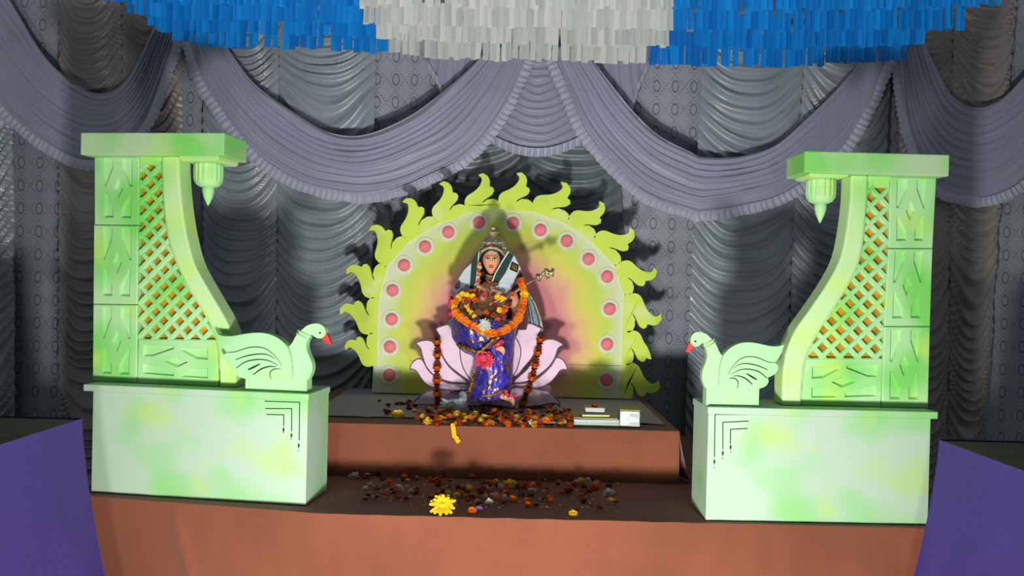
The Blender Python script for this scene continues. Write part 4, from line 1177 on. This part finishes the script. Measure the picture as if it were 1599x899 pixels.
# small bird figure at the foot of the idol
bc = W(712, 636, 4.12)
bird = empty('toy_bird', (bc.x, 4.12, UZ + .002), 0, 'small pale grey toy swan with red beak on the upper step', 'figurine')
def ell(name, c, r, mat, parent, rot=0):
    bm = bmesh.new(); bmesh.ops.create_uvsphere(bm, u_segments=20, v_segments=12, radius=1, matrix=Matrix.Rotation(rot, 4, 'Y') @ Matrix.Diagonal((*r, 1)))
    bmesh.ops.translate(bm, verts=bm.verts, vec=c); return bm_obj(name, bm, mat, parent, False, True)
bd = ell('body', (0, 0, .035), (.062, .03, .036), M['shawl'], bird)
ell('neck', (.035, 0, .07), (.020, .018, .034), M['shawl'], bird, .3); ell('head', (.034, 0, .092), (.021, .018, .018), M['shawl'], bird)
bm = bmesh.new(); lathe_bm(bm, [(.010, 0), (.008, .012), (.002, .028)], 10); bmesh.ops.rotate(bm, verts=bm.verts, matrix=Matrix.Rotation(2.1, 3, 'Y')); bmesh.ops.translate(bm, verts=bm.verts, vec=(.050, 0, .092)); bm_obj('beak', bm, M['beak'], bird, False, True)
for k in range(3): ell('tail_feather', (-.05 - .006 * k, -.008, .055 - k * .014), (.03, .01, .010), M['shawl'], bird, .5 - k * .25)
tube('wing_line', [(-.02 + .022 * math.cos(a), -.031, .035 + .02 * math.sin(a)) for a in [i * .5 for i in range(10)]], .0016, M['ink'], bird, 5)

# ------------------------------------------------------------------ books, mirror box, dish
def book(label, px0, px1, pyb, Y, z, w, d, h, cov, page, yaw=0, grp=None):
    p = W((px0 + px1) / 2, pyb, Y)
    t = empty('book', (p.x, Y + d / 2, z), yaw, label, 'book', grp)
    box('cover', (-w / 2, w / 2, -d / 2, d / 2, 0, h * .14), cov, t)
    box('cover', (-w / 2, w / 2, -d / 2, d / 2, h * .86, h), cov, t)
    box('pages', (-w / 2 + .003, w / 2 - .003, -d / 2 + .003, d / 2 - .002, h * .14, h * .86), page, t)
    return t
paper = plain('paper', rgb(186, 188, 182), .7, 0, .06, 60); greenc = plain('green_card', rgb(80, 160, 110), .5); olive = plain('olive_card', rgb(150, 140, 50), .5); greyc = plain('grey_card', rgb(150, 140, 135), .5)
yel = plain('yellow_card', rgb(205, 205, 70), .5)
zb = UZ + .003
book('green edged book, bottom of the stack on the upper step', 896, 967, 670, 3.80, zb, .222, .16, .014, greenc, paper)
book('white paged book second from the bottom of the stack', 896, 966, 665, 3.80, zb + .014, .220, .155, .018, paper, paper, 1)
book('wide olive covered book in the middle of the stack', 896, 966, 661, 3.81, zb + .032, .215, .19, .006, olive, paper, -1)
book('thin white booklet with yellow edge lying on the olive book', 905, 955, 658, 3.83, zb + .038, .135, .10, .012, paper, yel, 2)
book('small thick grey book on top of the stack', 912, 946, 650, 3.87, zb + .050, .098, .09, .028, greyc, paper, 0)
tz = zb + .078
t = place_flower('marigold', 'pom', 'deep', (W(928, 640, 3.91).x, 3.91, tz), .017); props(t, 'dark orange marigold head resting on top of the book stack', 'flower')
p = W(984, 668, 3.80)
mb = empty('gift_box', (p.x, 3.84, zb), -4, 'small silver foil box with white label beside the books', 'box')
box('box_body', (-.048, .048, -.04, .04, 0, .078), plain('silver_foil', rgb(120, 130, 128), .42, .6, .3, 30), mb, .003)
box('label_strip', (-.002, .047, -.0412, -.0400, .050, .066), paper, mb); box('label_strip', (-.002, .047, -.0412, -.0400, .006, .024), paper, mb)
box('box_lid', (-.049, .049, -.041, .041, .078, .084), olive, mb, .002)
p = W(826, 668, 3.79)
pc = empty('packet', (p.x, 3.80, zb), 3, 'tiny blue and white packet among the marigolds on the step edge', 'packet')
box('packet_body', (-.018, .018, -.008, .008, 0, .030), plain('packet_blue', rgb(50, 80, 120), .4), pc, .003); box('packet_face', (-.017, .017, -.0095, -.008, .002, .016), paper, pc)
p = W(862, 668, 3.83)
ds = empty('foil_dish', (p.x, 3.86, zb), 0, 'crumpled silver foil dish between the flowers and the books', 'dish')
bm = bmesh.new(); lathe_bm(bm, [(.03, 0), (.045, .004), (.066, .016), (.070, .019), (.064, .016), (.043, .007), (.005, .005)], 40, (0, 0, 0), lambda a, z: 1 + .05 * math.sin(a * 13) * (z > .01)); bm_obj('dish', bm, M['net'], ds, False, True)
bm = bmesh.new()
for k in range(14):
    a = random.uniform(0, 6.3); r = random.uniform(0, .045); bmesh.ops.create_icosphere(bm, subdivisions=1, radius=random.uniform(.006, .012), matrix=Matrix.Translation((r * math.cos(a), r * math.sin(a), .016)) @ Matrix.Diagonal((1.5, 1, .6, 1)))
bm_obj('crumpled_foil', bm, M['net'], ds)
tube_pts = [W(x, y, 4.08) for x, y in ((846, 634), (844, 626), (848, 630), (862, 628), (876, 633))]
o = tube('wire', tube_pts, .0022, M['ink'], None, 6, True); o.location.z = UZ + .008; props(o, 'thin bent black wire standing behind the foil dish', 'wire')

# ------------------------------------------------------------------ scattered flowers
CN = {'orange': 'orange', 'deep': 'dark orange', 'yellow': 'yellow', 'white': 'white', 'maroon': 'maroon', 'pink': 'pink', 'wilted': 'wilted brown', 'violet': 'violet'}
def scatter(n, xr, yr, z, region, group, bias, dens=None, pile=0.0, bins=None):
    placed = []
    tries = 0
    while len(placed) < n and tries < n * 30:
        tries += 1
        px = random.uniform(*xr); a, b = yr(px); py = random.uniform(a, b)
        if dens and random.random() > dens(px, py): continue
        p = G(px, py, z); r = random.uniform(.011, .021)
        near = [q for q in placed if (Vector(q[0]).xy - p.xy).length < (r + q[1]) * .62]
        if len(near) > 2: continue
        zz = z + (.010 * len(near)) + random.uniform(0, pile)
        reg, grp = region, group
        if bins:
            for lim, txt in bins:
                if px < lim: reg = region + ' ' + txt; grp = group + ' ' + txt; break
        col = random.choice(bias); kind = {'white': 'loose', 'maroon': 'loose', 'wilted': 'loose', 'violet': 'star', 'pink': 'loose'}.get(col, random.choice(['pom', 'pom', 'star']))
        nm = 'marigold' if kind == 'pom' else ('daisy' if kind == 'star' else 'blossom')
        o = place_flower(nm, kind, col, (p.x, p.y, zz), r, (random.gauss(0, .25), random.gauss(-.25, .25), 1), None, random.uniform(.6, 1))
        props(o, '%s %s lying %s' % (CN[col], nm, reg), 'flower', '%s %ss %s' % (CN[col], nm, grp))
        placed.append(((p.x, p.y, zz), r))
scatter(60, (660, 885), lambda x: (655 + .012 * (x - 645), 665 + (x - 645) * .022), UZ + .010, 'at the front of the upper heap', 'at the front of the upper heap', ['orange'] * 4 + ['yellow'] * 4 + ['deep'], None, .030, [(700, 'near its left end'), (755, 'around the hanging yellow sprig'), (815, 'below the idol'), (860, 'beside the blue packet'), (999, 'next to the foil dish')])
up_y = lambda x: ((640, 668) if x > 660 else (628, 648))
scatter(150, (645, 892), lambda x: (641 + .01 * (x - 645), 663 + (x - 645) * .022), UZ + .004, 'in the upper step heap', 'in the upper step heap', ['orange'] * 6 + ['deep'] * 5 + ['yellow'] * 4 + ['maroon'] * 3 + ['wilted'] * 5 + ['pink'], None, .032, [(700, 'near its left end'), (755, 'around the hanging yellow sprig'), (815, 'below the idol'), (860, 'beside the blue packet'), (999, 'next to the foil dish')])
scatter(16, (592, 650), lambda x: (626, 650), UZ + .010, 'on the sheet left of the heap', 'on the sheet', ['deep', 'wilted', 'maroon'])
scatter(26, (690, 870), lambda x: (628, 640), UZ + .010, 'on the sheet right under the lotus', 'under the lotus', ['deep', 'wilted', 'orange', 'maroon'])
scatter(165, (562, 962), lambda x: (740 + (x - 562) * .02, 782 + (x - 562) * .035), DZ + .003, 'on the lower stage', 'on the lower stage', ['deep'] * 4 + ['wilted'] * 8 + ['white'] * 4 + ['maroon'] * 4 + ['orange'] * 2 + ['yellow'],
        lambda x, y: .25 + .75 * math.exp(-((x - 600) / 45) ** 2) + .9 * math.exp(-((x - 730) / 70) ** 2) + .9 * math.exp(-((x - 880) / 70) ** 2), .004, [(600, 'at the far left'), (660, 'left of the big yellow flower'), (725, 'behind the big yellow flower'), (790, 'right of the big yellow flower'), (850, 'right of the middle'), (905, 'before the books'), (999, 'at the right end')])
def one(nm, kind, col, px, py, z, r, label, up=(0, -.4, 1), flat=.8):
    p = G(px, py, z); props(place_flower(nm, kind, col, (p.x, p.y, z), r, up, None, flat), label, 'flower')
one('sunflower', 'star', 'yellow', 691, 791, DZ + .022, .055, 'large bright yellow flower at the front edge of the lower stage', (0, -.9, 1), .7)
one('chrysanthemum', 'pom', 'yellow', 622, 650, UZ + .004, .031, 'large yellow chrysanthemum left of the heap on the upper step', (0, -.9, .5), .9)
one('blossom', 'loose', 'white', 553, 744, DZ + .004, .026, 'single white bloom at the far left of the lower stage litter')
one('blossom', 'loose', 'white', 950, 771, DZ + .004, .026, 'white bloom at the right end of the lower stage litter')
one('marigold', 'pom', 'orange', 737, 799, DZ + .003, .018, 'small orange marigold right of the large yellow flower')
one('blossom', 'star', 'violet', 748, 795, DZ + .003, .018, 'violet blossom at the front edge right of the large yellow flower')
one('chrysanthemum', 'pom', 'deep', 928, 762, DZ + .004, .026, 'round dull orange chrysanthemum near the right end of the litter')
one('chrysanthemum', 'pom', 'yellow', 796, 758, DZ + .004, .03, 'large dull yellow chrysanthemum in the middle of the lower litter')
one('marigold', 'pom', 'orange', 801, 781, DZ + .003, .02, 'bright orange marigold near the middle of the lower stage')
one('marigold', 'pom', 'yellow', 895, 803, DZ + .003, .018, 'bright yellow marigold at the front edge on the right')
# petals hanging over the step edge
for i in range(7):
    p = W(706 + i * 1.2 + random.uniform(-2, 2), 664 + i * 4, UY - .022)
    if i == 0: hang = empty('flower_sprig', (p.x, UY - .03, UZ - .08), 0, 'yellow flower sprig hanging down over the upper step edge', 'flower')
    place_flower('bud', 'pom', 'yellow', (p.x, p.y - .004, p.z), .011, (0, -1, .3), hang)
def litter(name, n, xr, yr, z, label, cols):
    rr = random.Random(4); V = []; Fc = []; mi = []
    for k in range(n):
        px = rr.uniform(*xr); a, b = yr(px); p = G(px, rr.uniform(a, b), z); L = rr.uniform(.004, .011); w = L * rr.uniform(.3, .6); an = rr.uniform(0, 6.3); ca, sa = math.cos(an), math.sin(an)
        b0 = len(V); t = rr.uniform(0, .006)
        for u, v, h in ((-L, 0, 0), (0, -w, .002), (L, 0, t), (0, w, .002), ): V.append((p.x + u * ca - v * sa, p.y + u * sa + v * ca, z + h + .002))
        Fc.append((b0, b0 + 1, b0 + 2, b0 + 3)); mi.append(rr.randrange(len(cols)))
    me = bpy.data.meshes.new(name); me.from_pydata(V, [], Fc)
    o = finish(name, me, [FL[c] for c in cols], None, True)
    for f, m in zip(me.polygons, mi): f.material_index = m
    props(o, label, 'petals', None, 'stuff')
litter('loose_petals', 1100, (560, 965), lambda x: (737, 787 + (x - 560) * .035), DZ + .003, 'loose fallen petals strewn along the lower stage', ['wilted', 'white', 'deep', 'maroon', 'wilted', 'yellow'])
litter('loose_petals', 700, (650, 885), lambda x: (636, 664 + (x - 645) * .022), UZ + .008, 'loose marigold petals strewn on the upper step edge', ['yellow', 'orange', 'deep', 'wilted', 'maroon', 'white'])
